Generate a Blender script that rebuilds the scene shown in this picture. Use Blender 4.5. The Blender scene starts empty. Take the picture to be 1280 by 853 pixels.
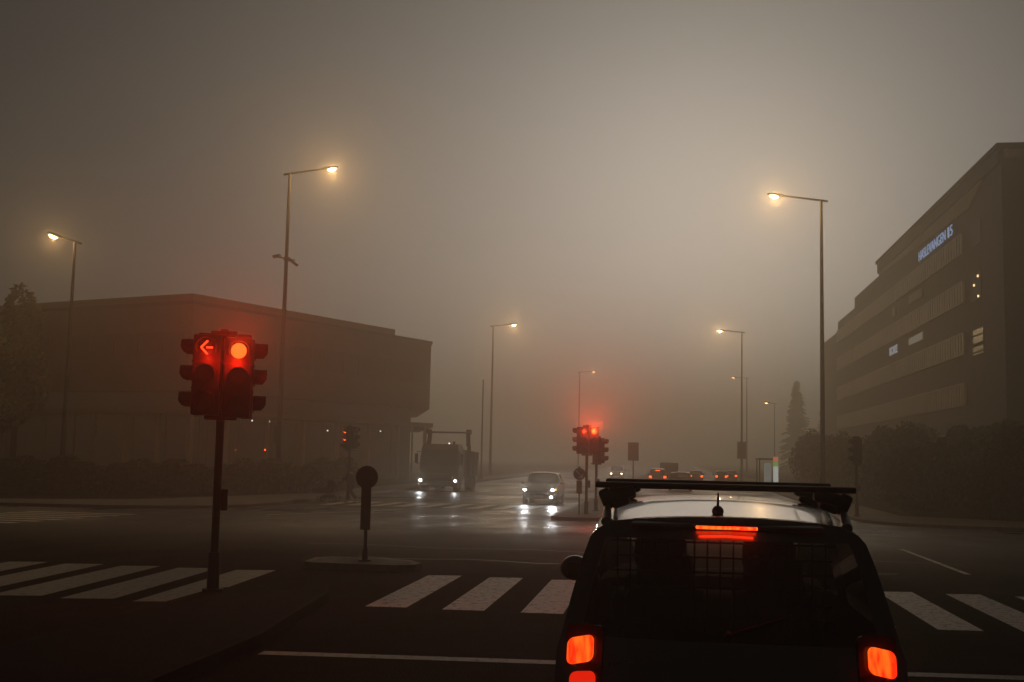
import bpy, bmesh, math, random
from mathutils import Vector, Matrix, Euler, noise as mnoise
random.seed(11)
R = math.radians
PI = math.pi
scene = bpy.context.scene
COL = scene.collection

# ------------------------------------------------------------------ render / world
scene.render.engine = 'CYCLES'
cy = scene.cycles
cy.max_bounces = 8; cy.diffuse_bounces = 3; cy.glossy_bounces = 4
cy.transmission_bounces = 6; cy.transparent_max_bounces = 12; cy.volume_bounces = 5
cy.sample_clamp_indirect = 4.0
cy.use_denoising = True
vs = scene.view_settings
vs.view_transform = 'Standard'; vs.look = 'None'; vs.gamma = 1.0; vs.use_curve_mapping = False
vs.exposure = 0.0

SUN_EL, SUN_AZ = 12.0, 1.0      # degrees; azimuth clockwise from +Y (the road ahead)
world = bpy.data.worlds.new("World"); scene.world = world
world.use_nodes = True
nt = world.node_tree; nt.nodes.clear()
out = nt.nodes.new('ShaderNodeOutputWorld'); bg = nt.nodes.new('ShaderNodeBackground')
sky = nt.nodes.new('ShaderNodeTexSky'); sky.sky_type = 'NISHITA'; sky.sun_disc = False
sky.sun_elevation = R(SUN_EL); sky.sun_rotation = R(SUN_AZ)
sky.dust_density = 6.0; sky.air_density = 1.2; sky.ozone_density = 1.0
hs = nt.nodes.new('ShaderNodeHueSaturation'); hs.inputs['Saturation'].default_value = 0.25
tint = nt.nodes.new('ShaderNodeMix'); tint.data_type = 'RGBA'; tint.blend_type = 'MULTIPLY'
tint.inputs['Factor'].default_value = 1.0
tint.inputs[7].default_value = (1.0, 0.985, 0.955, 1)
nt.links.new(sky.outputs[0], hs.inputs['Color']); nt.links.new(hs.outputs[0], tint.inputs[6])
nt.links.new(tint.outputs[2], bg.inputs['Color'])
bg.inputs['Strength'].default_value = 0.0065
nt.links.new(bg.outputs[0], out.inputs['Surface'])

sl = bpy.data.lights.new('sun', 'SUN'); sl.energy = 0.085; sl.angle = R(30); sl.color = (1.0, 0.89, 0.76)
sun = bpy.data.objects.new('sun', sl); COL.objects.link(sun)
sd = Vector((math.sin(R(SUN_AZ)) * math.cos(R(SUN_EL)), math.cos(R(SUN_AZ)) * math.cos(R(SUN_EL)), math.sin(R(SUN_EL))))
sun.rotation_euler = sd.to_track_quat('Z', 'Y').to_euler(); sun.location = (0, 0, 60)

cam_d = bpy.data.cameras.new('camera'); cam_d.lens = 40; cam_d.sensor_width = 36; cam_d.clip_start = 0.1; cam_d.clip_end = 4000
cam = bpy.data.objects.new('camera', cam_d); COL.objects.link(cam); scene.camera = cam
cam.matrix_world = Matrix.Translation((0, 0, 1.95)) @ (Matrix.Rotation(R(8.2), 4, 'Z') @ Matrix.Rotation(R(95.76), 4, 'X') @ Matrix.Rotation(R(1.2), 4, 'Z'))

# ------------------------------------------------------------------ materials
def nodes_of(m):
    m.use_nodes = True
    n = m.node_tree
    return n, n.nodes['Principled BSDF']

def mat(name, col, rough=0.6, metal=0.0, var=0.25, scale=6.0, bump=0.0, bscale=None, coat=0.0, spec=0.5, rvar=0.0):
    m = bpy.data.materials.new(name); n, b = nodes_of(m); L = n.links
    tc = n.nodes.new('ShaderNodeTexCoord')
    nz = n.nodes.new('ShaderNodeTexNoise'); nz.inputs['Scale'].default_value = scale; nz.inputs['Detail'].default_value = 6
    L.new(tc.outputs['Object'], nz.inputs['Vector'])
    mx = n.nodes.new('ShaderNodeMix'); mx.data_type = 'RGBA'
    mx.inputs[6].default_value = tuple(c * (1 - var) for c in col) + (1,)
    mx.inputs[7].default_value = tuple(min(1, c * (1 + var)) for c in col) + (1,)
    L.new(nz.outputs['Fac'], mx.inputs['Factor']); L.new(mx.outputs[2], b.inputs['Base Color'])
    b.inputs['Roughness'].default_value = rough; b.inputs['Metallic'].default_value = metal
    b.inputs['Coat Weight'].default_value = coat; b.inputs['Coat Roughness'].default_value = 0.06
    b.inputs['Specular IOR Level'].default_value = spec
    if rvar:
        mr = n.nodes.new('ShaderNodeMapRange'); mr.inputs['To Min'].default_value = max(0.02, rough - rvar); mr.inputs['To Max'].default_value = min(1, rough + rvar)
        mr.inputs['From Min'].default_value = 0.3; mr.inputs['From Max'].default_value = 0.7
        L.new(nz.outputs['Fac'], mr.inputs['Value']); L.new(mr.outputs[0], b.inputs['Roughness'])
    if bump:
        bn = n.nodes.new('ShaderNodeTexNoise'); bn.inputs['Scale'].default_value = bscale or scale * 8; bn.inputs['Detail'].default_value = 4
        L.new(tc.outputs['Object'], bn.inputs['Vector'])
        bp = n.nodes.new('ShaderNodeBump'); bp.inputs['Strength'].default_value = bump; bp.inputs['Distance'].default_value = 0.02
        L.new(bn.outputs['Fac'], bp.inputs['Height']); L.new(bp.outputs[0], b.inputs['Normal'])
    return m

def emis(name, col, strength, base=(0.05, 0.05, 0.05)):
    m = bpy.data.materials.new(name); n, b = nodes_of(m)
    b.inputs['Base Color'].default_value = base + (1,); b.inputs['Roughness'].default_value = 0.3
    b.inputs['Emission Color'].default_value = col + (1,); b.inputs['Emission Strength'].default_value = strength
    return m

def led_emis(name, c1, c2, strength, scale):
    """lamp glass over rows of LEDs: brighter bars and darker gaps"""
    m = emis(name, c1, strength, (0.2, 0.01, 0.01)); n = m.node_tree; b = n.nodes['Principled BSDF']
    tc = n.nodes.new('ShaderNodeTexCoord'); nz = n.nodes.new('ShaderNodeTexNoise'); nz.inputs['Scale'].default_value = scale
    mp = n.nodes.new('ShaderNodeMapping'); mp.inputs['Scale'].default_value = (1, 1, 0.25)
    n.links.new(tc.outputs['Object'], mp.inputs['Vector']); n.links.new(mp.outputs[0], nz.inputs['Vector'])
    cr = n.nodes.new('ShaderNodeValToRGB'); cr.color_ramp.elements[0].position = 0.38; cr.color_ramp.elements[1].position = 0.62
    cr.color_ramp.elements[0].color = c1 + (1,); cr.color_ramp.elements[1].color = c2 + (1,)
    n.links.new(nz.outputs['Fac'], cr.inputs['Fac']); n.links.new(cr.outputs[0], b.inputs['Emission Color'])
    return m

def tinted_glass(name, t=0.3, rough=0.03, glow_film=0.0):
    m = bpy.data.materials.new(name); m.use_nodes = True; n = m.node_tree; n.nodes.clear()
    o = n.nodes.new('ShaderNodeOutputMaterial'); mx = n.nodes.new('ShaderNodeMixShader')
    tr = n.nodes.new('ShaderNodeBsdfTransparent'); tr.inputs[0].default_value = (t, t * 0.97, t * 0.92, 1)
    gl = n.nodes.new('ShaderNodeBsdfGlossy'); gl.inputs['Roughness'].default_value = rough; gl.inputs['Color'].default_value = (0.9, 0.9, 0.9, 1)
    lw = n.nodes.new('ShaderNodeLayerWeight'); lw.inputs['Blend'].default_value = 0.5
    pw = n.nodes.new('ShaderNodeMath'); pw.operation = 'POWER'; pw.inputs[1].default_value = 5.0
    fr = n.nodes.new('ShaderNodeMath'); fr.operation = 'MULTIPLY_ADD'; fr.inputs[1].default_value = 0.95; fr.inputs[2].default_value = 0.045
    n.links.new(lw.outputs['Facing'], pw.inputs[0]); n.links.new(pw.outputs[0], fr.inputs[0]); n.links.new(fr.outputs[0], mx.inputs[0]); n.links.new(tr.outputs[0], mx.inputs[1]); n.links.new(gl.outputs[0], mx.inputs[2])
    if glow_film:
        df = n.nodes.new('ShaderNodeBsdfDiffuse'); df.inputs[0].default_value = (.35, .33, .3, 1)
        m2 = n.nodes.new('ShaderNodeMixShader'); m2.inputs[0].default_value = glow_film
        n.links.new(mx.outputs[0], m2.inputs[1]); n.links.new(df.outputs[0], m2.inputs[2]); n.links.new(m2.outputs[0], o.inputs['Surface'])
    else: n.links.new(mx.outputs[0], o.inputs['Surface'])
    return m

def asphalt():
    m = bpy.data.materials.new('wet_asphalt'); n, b = nodes_of(m); L = n.links
    tc = n.nodes.new('ShaderNodeTexCoord')
    big = n.nodes.new('ShaderNodeTexNoise'); big.inputs['Scale'].default_value = 0.16; big.inputs['Detail'].default_value = 7; big.inputs['Roughness'].default_value = 0.6
    mpb = n.nodes.new('ShaderNodeMapping'); mpb.inputs['Scale'].default_value = (1.6, 0.8, 1)
    L.new(tc.outputs['Object'], mpb.inputs['Vector']); L.new(mpb.outputs[0], big.inputs['Vector'])
    fine = n.nodes.new('ShaderNodeTexNoise'); fine.inputs['Scale'].default_value = 55; fine.inputs['Detail'].default_value = 5
    L.new(tc.outputs['Object'], fine.inputs['Vector'])
    cr = n.nodes.new('ShaderNodeValToRGB'); e = cr.color_ramp.elements
    e[0].position = 0.36; e[0].color = (0.006, 0.006, 0.005, 1); e[1].position = 0.70; e[1].color = (0.075, 0.068, 0.058, 1)
    L.new(fine.outputs['Fac'], cr.inputs['Fac'])
    mx = n.nodes.new('ShaderNodeMix'); mx.data_type = 'RGBA'; mx.blend_type = 'MULTIPLY'; mx.inputs['Factor'].default_value = 0.9
    cr2 = n.nodes.new('ShaderNodeValToRGB'); f = cr2.color_ramp.elements
    f[0].position = 0.35; f[0].color = (0.28, 0.27, 0.25, 1); f[1].position = 0.65; f[1].color = (1.5, 1.42, 1.28, 1)
    L.new(big.outputs['Fac'], cr2.inputs['Fac']); L.new(cr.outputs[0], mx.inputs[6]); L.new(cr2.outputs[0], mx.inputs[7])
    L.new(mx.outputs[2], b.inputs['Base Color'])
    mr = n.nodes.new('ShaderNodeMapRange'); mr.inputs['From Min'].default_value = 0.38; mr.inputs['From Max'].default_value = 0.66
    mr.inputs['To Min'].default_value = ROAD_R0; mr.inputs['To Max'].default_value = ROAD_R1
    # the near lanes have dried, the open junction is still wet
    sp = n.nodes.new('ShaderNodeSeparateXYZ'); L.new(tc.outputs['Object'], sp.inputs[0])
    wt = n.nodes.new('ShaderNodeMapRange'); wt.interpolation_type = 'SMOOTHSTEP'
    wt.inputs['From Min'].default_value = 17.0; wt.inputs['From Max'].default_value = 36.0
    add = n.nodes.new('ShaderNodeMath'); add.operation = 'MULTIPLY_ADD'; add.inputs[1].default_value = 14.0
    sub = n.nodes.new('ShaderNodeMath'); sub.operation = 'SUBTRACT'; sub.inputs[1].default_value = 7.0
    L.new(big.outputs['Fac'], add.inputs[0]); L.new(sp.outputs['Y'], add.inputs[2]); L.new(add.outputs[0], sub.inputs[0]); L.new(sub.outputs[0], wt.inputs['Value'])
    L.new(big.outputs['Fac'], mr.inputs['Value'])
    rm = n.nodes.new('ShaderNodeMix'); rm.inputs[2].default_value = 0.85
    L.new(wt.outputs[0], rm.inputs[0]); L.new(mr.outputs[0], rm.inputs[3]); L.new(rm.outputs[0], b.inputs['Roughness'])
    sm_ = n.nodes.new('ShaderNodeMapRange'); sm_.inputs['To Min'].default_value = 0.012; sm_.inputs['To Max'].default_value = 0.18
    L.new(wt.outputs[0], sm_.inputs['Value']); L.new(sm_.outputs[0], b.inputs['Specular IOR Level'])
    bp = n.nodes.new('ShaderNodeBump'); bp.inputs['Strength'].default_value = 0.55; bp.inputs['Distance'].default_value = 0.012
    L.new(fine.outputs['Fac'], bp.inputs['Height'])
    wv = n.nodes.new('ShaderNodeTexNoise'); wv.inputs['Scale'].default_value = 0.9; wv.inputs['Detail'].default_value = 3
    mw = n.nodes.new('ShaderNodeMapping'); mw.inputs['Scale'].default_value = (0.35, 1.6, 1)
    L.new(tc.outputs['Object'], mw.inputs['Vector']); L.new(mw.outputs[0], wv.inputs['Vector'])
    bp2 = n.nodes.new('ShaderNodeBump'); bp2.inputs['Strength'].default_value = 0.8; bp2.inputs['Distance'].default_value = 0.04
    L.new(wv.outputs['Fac'], bp2.inputs['Height']); L.new(bp.outputs[0], bp2.inputs['Normal']); L.new(bp2.outputs[0], b.inputs['Normal'])
    return m
ROAD_R0, ROAD_R1 = 0.22, 0.66

def paint_mark(name='worn_road_paint', col=(0.78, 0.75, 0.68)):
    m = bpy.data.materials.new(name); n, b = nodes_of(m); L = n.links
    tc = n.nodes.new('ShaderNodeTexCoord')
    nz = n.nodes.new('ShaderNodeTexNoise'); nz.inputs['Scale'].default_value = 9; nz.inputs['Detail'].default_value = 9; nz.inputs['Roughness'].default_value = 0.75
    L.new(tc.outputs['Object'], nz.inputs['Vector'])
    cr = n.nodes.new('ShaderNodeValToRGB'); e = cr.color_ramp.elements
    e[0].position = 0.36; e[0].color = (0.06, 0.056, 0.05, 1); e[1].position = 0.50; e[1].color = col + (1,)
    L.new(nz.outputs['Fac'], cr.inputs['Fac']); L.new(cr.outputs[0], b.inputs['Base Color'])
    b.inputs['Roughness'].default_value = 0.55
    return m

def foliage(name, col):
    m = mat(name, col, 0.7, 0, 0.5, 1.3)
    return m

M = {}
M['asphalt'] = asphalt()
M['paint'] = paint_mark()
M['dimpaint'] = paint_mark('dimmed_road_paint', (0.27, 0.255, 0.22))  # dimming towards the frame edge put into the road paint's colour
M['tar'] = mat('tar', (0.012, 0.011, 0.01), 0.5)
M['paving'] = mat('concrete_paving', (0.11, 0.10, 0.09), 0.75, 0, 0.35, 1.4, 0.3, 30, rvar=0.15)
M['kerb'] = mat('granite_kerb', (0.20, 0.19, 0.17), 0.7, 0, 0.35, 8, 0.3, 60)
M['kerbdark'] = mat('dark_kerb', (0.012, 0.0115, 0.009), 0.85, 0, 0.4, 5, 0.3, 60, spec=0.1)  # darker kerb colour, used on the near median only
M['soil'] = mat('dark_soil_and_grass', (0.012, 0.013, 0.007), 0.95, 0, 0.6, 3, 0.8, 25, spec=0.1)
M['ground'] = mat('far_ground', (0.05, 0.048, 0.035), 0.95, 0, 0.5, 0.4)
M['pole'] = mat('weathered_dark_steel', (0.035, 0.033, 0.03), 0.55, 0.6, 0.3, 12)
M['black'] = mat('black_plastic', (0.012, 0.012, 0.012), 0.55, 0, 0.3, 20, 0.05)
M['dpole'] = mat('dark_painted_steel', (0.02, 0.02, 0.02), 0.55, 0.2, 0.3, 10)
M['rubber'] = mat('tyre_rubber', (0.015, 0.015, 0.015), 0.9)
M['alu'] = mat('brushed_metal', (0.45, 0.44, 0.42), 0.35, 0.9, 0.15, 20)
M['carblack'] = mat('charcoal_metallic_paint', (0.10, 0.095, 0.09), 0.28, 0.85, 0.12, 3, coat=0.9)
M['carsilver'] = mat('silver_car_paint', (0.30, 0.30, 0.30), 0.35, 0.6, 0.1, 3, coat=0.6)
M['cardark'] = mat('dark_car_paint', (0.03, 0.03, 0.035), 0.35, 0.3, 0.1, 3, coat=0.6)
M['truck'] = mat('dark_truck_paint', (0.02, 0.018, 0.014), 0.5, 0.1, 0.25, 2, coat=0.3)
M['steelbox'] = mat('rusty_painted_steel', (0.03, 0.024, 0.018), 0.7, 0.2, 0.4, 2)
M['glass'] = tinted_glass('tinted_car_glass', 0.20)
M['glowfilmglass'] = tinted_glass('rear_glass_with_glow_film', 0.40, 0.05, 0.05)  # grey diffuse film added so the rear glass catches the brake glow
M['clearglass'] = tinted_glass('clear_glass', 0.9)
M['darkglass'] = mat('dark_window_glass', (0.02, 0.022, 0.024), 0.12, 0, 0.2, 1, spec=0.6)
M['dullglass'] = mat('dull_window_glass', (0.045, 0.04, 0.02), 0.5, 0, 0.2, 1, spec=0.15)
M['bandglass'] = mat('upper_window_glass', (0.10, 0.085, 0.06), 0.5, 0, 0.2, 1, spec=0.2)
M['shopglass'] = emis('shopfront_with_lights_on_inside', (1.0, 0.78, 0.45), 0.006, (0.03, 0.028, 0.024))
M['interior'] = mat('dark_upholstery', (0.012, 0.011, 0.011), 0.9)
M['redlens'] = mat('unlit_red_lens', (0.05, 0.003, 0.002), 0.15)
M['amberlens'] = mat('unlit_amber_lens', (0.10, 0.05, 0.008), 0.2)
M['greenlens'] = mat('unlit_green_lens', (0.008, 0.06, 0.03), 0.2)
M['facade'] = mat('dark_brown_cladding', (0.030, 0.027, 0.020), 0.7, 0, 0.25, 0.6)
M['fins'] = mat('pale_window_fins', (0.46, 0.44, 0.40), 0.5, 0.2, 0.2, 0.8)
M['soffit'] = mat('pale_soffit', (0.34, 0.31, 0.27), 0.7, 0, 0.15, 1)
M['cladL'] = mat('grey_brown_panels', (0.13, 0.11, 0.08), 0.7, 0, 0.25, 0.5)
M['roof'] = mat('roof_felt', (0.05, 0.045, 0.04), 0.9)
M['concrete'] = mat('concrete', (0.22, 0.20, 0.17), 0.8, 0, 0.25, 2, 0.2, 20)
M['bark'] = mat('bark', (0.04, 0.03, 0.02), 0.95, 0, 0.4, 12, 0.6, 40)
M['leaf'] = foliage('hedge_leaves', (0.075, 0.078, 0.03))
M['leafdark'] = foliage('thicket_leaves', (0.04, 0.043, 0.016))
M['needle'] = foliage('conifer_needles', (0.03, 0.045, 0.018))
M['coat'] = mat('dark_coat', (0.008, 0.007, 0.007), 0.9, 0, 0.3, 10)
M['trousers'] = mat('dark_trousers', (0.015, 0.015, 0.02), 0.9)
M['skin'] = mat('skin', (0.35, 0.22, 0.16), 0.6)
M['hair'] = mat('dark_hair', (0.02, 0.014, 0.01), 0.8)
M['shoe'] = mat('pale_trainers', (0.45, 0.43, 0.40), 0.6)
M['pramcloth'] = mat('dark_pram_fabric', (0.015, 0.015, 0.016), 0.9)
M['signback'] = mat('sign_back_grey', (0.06, 0.052, 0.045), 0.6, 0.3, 0.25, 6)
M['signblue'] = mat('sign_blue', (0.03, 0.06, 0.16), 0.5)
M['signwhite'] = mat('sign_white', (0.6, 0.6, 0.58), 0.5)
M['signyellow'] = mat('sign_yellow', (0.60, 0.36, 0.03), 0.5)
M['e_red'] = emis('lit_red_lamp', (1.0, 0.10, 0.012), 2.4)
M['e_redarrow'] = emis('lit_red_arrow', (1.0, 0.05, 0.01), 2.6)
M['e_redsmall'] = emis('lit_red_small', (1.0, 0.08, 0.015), 4.0)
M['e_tail'] = led_emis('lit_tail_lamp', (1.0, 0.022, 0.003), (1.0, 0.12, 0.009), 1.4, 26)
M['e_tail2'] = emis('lit_tail_lamp_lower', (1.0, 0.02, 0.004), 0.75)
M['e_brake'] = led_emis('lit_brake_strip', (1.0, 0.012, 0.002), (1.0, 0.055, 0.005), 5.0, 40)
M['e_sodium'] = emis('lit_street_lamp', (1.0, 0.66, 0.28), 22.0)
M['e_sodium_far'] = emis('lit_far_street_lamp', (1.0, 0.55, 0.2), 5.0)
M['e_head'] = emis('lit_headlight', (0.95, 0.97, 1.0), 30.0)
M['e_headwarm'] = emis('lit_warm_headlight', (1.0, 0.78, 0.5), 20.0)
M['e_amber'] = emis('lit_indicator', (1.0, 0.45, 0.08), 4.0)
M['e_blue'] = emis('lit_blue_white_letters', (0.38, 0.60, 1.0), 0.42)
M['e_white'] = emis('lit_white_letters', (0.75, 0.8, 0.9), 0.30)
M['e_plate'] = emis('dim_lit_sign_plate', (0.8, 0.75, 0.6), 0.10)
M['e_room'] = emis('dim_lit_room', (0.62, 0.58, 0.18), 0.022)
M['e_warm'] = emis('warm_room_lamp', (1.0, 0.66, 0.3), 2.2)
M['e_dot'] = emis('white_downlight', (1.0, 0.92, 0.8), 1.6)
M['e_pylonwhite'] = emis('backlit_white', (0.8, 0.85, 0.8), 0.45)
M['e_panel'] = emis('backlit_poster_panel', (0.75, 0.8, 0.72), 0.16)
M['e_pylongreen'] = emis('backlit_green', (0.25, 0.55, 0.12), 0.45)
M['e_pylonred'] = emis('backlit_red', (0.9, 0.25, 0.16), 0.5)

# ------------------------------------------------------------------ helpers
def gz(y):                                  # the road dips a little beyond the near crossing
    return 0.0 if y < 20 else -0.38 * min(1.0, (y - 20) / 25)

class MB:
    def __init__(s): s.bm = bmesh.new()
    def box(s, c, d, rot=(0, 0, 0), bev=0.0):
        m = Matrix.Translation(c) @ Euler(rot).to_matrix().to_4x4() @ Matrix.Diagonal((d[0], d[1], d[2], 1))
        r = bmesh.ops.create_cube(s.bm, size=1.0, matrix=m)
        if bev:
            es = list({e for v in r['verts'] for e in v.link_edges})
            bmesh.ops.bevel(s.bm, geom=es, offset=bev, segments=2, affect='EDGES', profile=0.5)
        return s
    def tube(s, a, b, r0, r1=None, seg=12, caps=True):
        a, b = Vector(a), Vector(b); r1 = r0 if r1 is None else r1
        d = b - a; q = d.to_track_quat('Z', 'Y').to_matrix().to_4x4()
        m = Matrix.Translation((a + b) / 2) @ q
        bmesh.ops.create_cone(s.bm, cap_ends=caps, segments=seg, radius1=r0, radius2=r1, depth=d.length, matrix=m)
        return s
    def path(s, pts, r, seg=8):
        for p, q in zip(pts[:-1], pts[1:]):
            s.tube(p, q, r, seg=seg)
        for p in pts[1:-1]: s.ball(p, (r, r, r), 8, 6)
        return s
    def ball(s, c, rad, u=16, v=10, rot=(0, 0, 0)):
        m = Matrix.Translation(c) @ Euler(rot).to_matrix().to_4x4() @ Matrix.Diagonal((rad[0], rad[1], rad[2], 1))
        bmesh.ops.create_uvsphere(s.bm, u_segments=u, v_segments=v, radius=1.0, matrix=m); return s
    def prism(s, poly, z0, z1, mx=None):
        """poly in XY pulled from z0 to z1, then moved by the matrix mx"""
        mx = mx or Matrix()
        lo = [s.bm.verts.new(mx @ Vector((x, y, z0))) for x, y in poly]
        hi = [s.bm.verts.new(mx @ Vector((x, y, z1))) for x, y in poly]
        n = len(poly)
        s.bm.faces.new(hi); s.bm.faces.new(lo[::-1])
        for i in range(n): s.bm.faces.new((lo[i], lo[(i + 1) % n], hi[(i + 1) % n], hi[i]))
        return s
    def quad(s, *p):
        s.bm.faces.new([s.bm.verts.new(q) for q in p]); return s
    def grid(s, rows):
        vs_ = [[s.bm.verts.new(p) for p in r] for r in rows]
        for i in range(len(rows) - 1):
            for j in range(len(rows[0]) - 1):
                s.bm.faces.new((vs_[i][j], vs_[i][j + 1], vs_[i + 1][j + 1], vs_[i + 1][j]))
        return s
    def build(s, name, m, parent=None, smooth=False, fixn=True):
        if fixn: bmesh.ops.recalc_face_normals(s.bm, faces=s.bm.faces)
        me = bpy.data.meshes.new(name); s.bm.to_mesh(me); s.bm.free()
        me.materials.append(m)
        if smooth:
            me.polygons.foreach_set('use_smooth', [True] * len(me.polygons))
            try: me.set_sharp_from_angle(angle=R(38))
            except Exception: pass
        o = bpy.data.objects.new(name, me); COL.objects.link(o)
        if parent: o.parent = parent
        return o

def tag(o, label, cat, group=None):
    o['label'] = label; o['category'] = cat
    if group: o['group'] = group
    return o
def thing(name, label, cat, loc=(0, 0, 0), rz=0.0, group=None):
    o = bpy.data.objects.new(name, None); COL.objects.link(o)
    o.location = loc; o.rotation_euler = (0, 0, rz); o.empty_display_size = 0.3
    return tag(o, label, cat, group)
def struct(o): o['kind'] = 'structure'; return o
def copy_tree(o, parent=None):
    c = o.copy(); COL.objects.link(c)
    if parent: c.parent = parent
    for ch in list(o.children): copy_tree(ch, c)
    return c
def light(name, typ, loc, col, watts, parent=None, size=0.1, target=None, cone=120, blend=1.0):
    d = bpy.data.lights.new(name, typ); d.energy = watts; d.color = col; d.shadow_soft_size = size
    o = bpy.data.objects.new(name, d); COL.objects.link(o); o.location = loc
    if typ == 'SPOT':
        d.spot_size = R(cone); d.spot_blend = blend
        o.rotation_euler = (-Vector(target)).to_track_quat('Z', 'Y').to_euler()
    if parent: o.parent = parent
    return o
def text_mesh(name, s, size, depth, m, mx, parent, length=None, bold=0.0):
    cu = bpy.data.curves.new(name, 'FONT'); cu.body = s; cu.size = size; cu.extrude = depth; cu.align_x = 'CENTER'; cu.align_y = 'CENTER'
    cu.offset = bold
    t = bpy.data.objects.new(name, cu); COL.objects.link(t)
    dg = bpy.context.evaluated_depsgraph_get(); dg.update()
    me = bpy.data.meshes.new_from_object(t.evaluated_get(dg))
    bpy.data.objects.remove(t); bpy.data.curves.remove(cu)
    if length:
        xs = [v.co.x for v in me.vertices]; k = length / (max(xs) - min(xs))
        me.transform(Matrix.Diagonal((k, 1, 1, 1)))
    me.transform(mx); me.materials.clear(); me.materials.append(m); me.name = name
    o = bpy.data.objects.new(name, me); COL.objects.link(o); o.parent = parent
    return o

# ------------------------------------------------------------------ ground
CUTS = (20.0, 26.0, 32.0, 38.0, 45.0)
def sheet(name, polys, off, m, thick=0.0):
    bm = bmesh.new()
    for poly in polys:
        f = bm.faces.new([bm.verts.new((x, y, 0)) for x, y in poly])
        if f.normal.z < 0: f.normal_flip()
    bm.normal_update()
    for f in bm.faces:
        if f.normal.z < 0: f.normal_flip()
    for c in CUTS:
        bmesh.ops.bisect_plane(bm, geom=bm.verts[:] + bm.edges[:] + bm.faces[:], plane_co=(0, c, 0), plane_no=(0, 1, 0))
    if thick:
        r = bmesh.ops.extrude_face_region(bm, geom=bm.faces[:])
        up = [g for g in r['geom'] if isinstance(g, bmesh.types.BMVert)]
        upset = set(up)
        for v in bm.verts:
            v.co.z = gz(v.co.y) + (off + thick if v in upset else off)
        bmesh.ops.recalc_face_normals(bm, faces=bm.faces)
    else:
        for v in bm.verts: v.co.z = gz(v.co.y) + off
    me = bpy.data.meshes.new(name); bm.to_mesh(me); bm.free(); me.materials.append(m)
    o = bpy.data.objects.new(name, me); COL.objects.link(o)
    return struct(o)

def rect(x0, x1, y0, y1): return [(x0, y0), (x1, y0), (x1, y1), (x0, y1)]
def arc(cx, cy_, r, a0, a1, n=10):
    return [(cx + r * math.cos(R(a0 + (a1 - a0) * i / n)), cy_ + r * math.sin(R(a0 + (a1 - a0) * i / n))) for i in range(n + 1)]

sheet('ground', [rect(-620, 620, -120, 700)], -0.06, M['ground'])
sheet('road', [rect(-16.8, 8.5, -60, 640), rect(-300, -16.8, 12, 47), rect(8.5, 300, 12, 47)], 0.0, M['asphalt'])
# pavements with kerbs, one block per corner
NW = [(-16.9, 300), (-17.0, 52.0)] + [(-22 + 5 * math.cos(R(a)), 48 + 8 * math.sin(R(a))) for a in (20, 0, -20, -40, -60, -75, -90)] + [(-60, 37), (-200, 33), (-200, 300)]
NE = [(7.3, 300), (7.3, 48.5)] + arc(11.8, 48.0, 4.5, 180, 270, 8) + [(40, 44.5), (200, 48), (200, 300)]
SW = [(-13.4, -50), (-13.4, 14.0)] + arc(-19.4, 14.0, 6, 0, 90, 8) + [(-200, 17), (-200, -50)]
SE = [(6.2, -50), (6.2, 13.5)] + arc(12.2, 13.5, 6, 180, 90, 8) + [(200, 22), (200, -50)]
def inset(poly, d):
    n = len(poly); res = []
    A = sum(poly[i][0] * poly[(i + 1) % n][1] - poly[(i + 1) % n][0] * poly[i][1] for i in range(n))
    sg = 1 if A > 0 else -1
    for i in range(n):
        p0, p1, p2 = Vector(poly[i - 1]), Vector(poly[i]), Vector(poly[(i + 1) % n])
        a = (p1 - p0).normalized(); b = (p2 - p1).normalized()
        na, nb = Vector((-a.y, a.x)) * sg, Vector((-b.y, b.x)) * sg
        k = na + nb; k = k / max(0.3, k.dot(na)) if k.length else na
        res.append(tuple(p1 + k * d))
    return res
for nm, pl in (('pavement', NW), ('pavement', NE), ('pavement', SW), ('pavement', SE)):
    sheet('kerb', [pl], -0.05, M['kerb'], 0.17)
    sheet(nm, [inset(pl, 0.16)], 0.124, M['paving'])
# planted strips on the pavements
sheet('grass_verge', [[(-19.5, 290), (-19.5, 58), (-23, 47), (-28, 43.5), (-90, 40), (-90, 290)]], 0.128, M['soil'])
sheet('grass_verge', [[(9.6, 290), (9.6, 51), (14, 48.5), (90, 51), (90, 290)]], 0.128, M['soil'])
# near median, refuge island beyond the crossing, and the long median past the junction
MEDN = [(-6.05, -50), (-6.05, 14.4)] + [(-5.95, 14.8), (-5.6, 15.0), (-4.9, 15.0), (-4.5, 14.8)] + [(-4.1, 11.2), (-4.0, -50)]
sheet('kerb', [MEDN], -0.05, M['kerbdark'], 0.17)
sheet('median', [inset(MEDN, 0.05)], 0.124, M['soil'])
ISL = [(-6.15, 18.72), (-5.9, 18.6), (-4.55, 18.6), (-4.25, 18.8), (-4.22, 19.1), (-4.5, 19.55), (-5.2, 19.8), (-5.95, 19.75), (-6.2, 19.5)]
sheet('kerb', [ISL], -0.05, M['kerb'], 0.165)
sheet('traffic_island', [inset(ISL, 0.13)], 0.119, M['paving'])
FARM = [(-4.5, 42.2), (-4.1, 41.3), (-3.3, 41.0), (-2.8, 41.4), (-2.7, 42.0), (-2.8, 250), (-4.0, 250)]
sheet('kerb', [FARM], -0.05, M['kerb'], 0.17)
sheet('traffic_island', [inset(FARM, 0.14)], 0.124, M['paving'])
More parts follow.
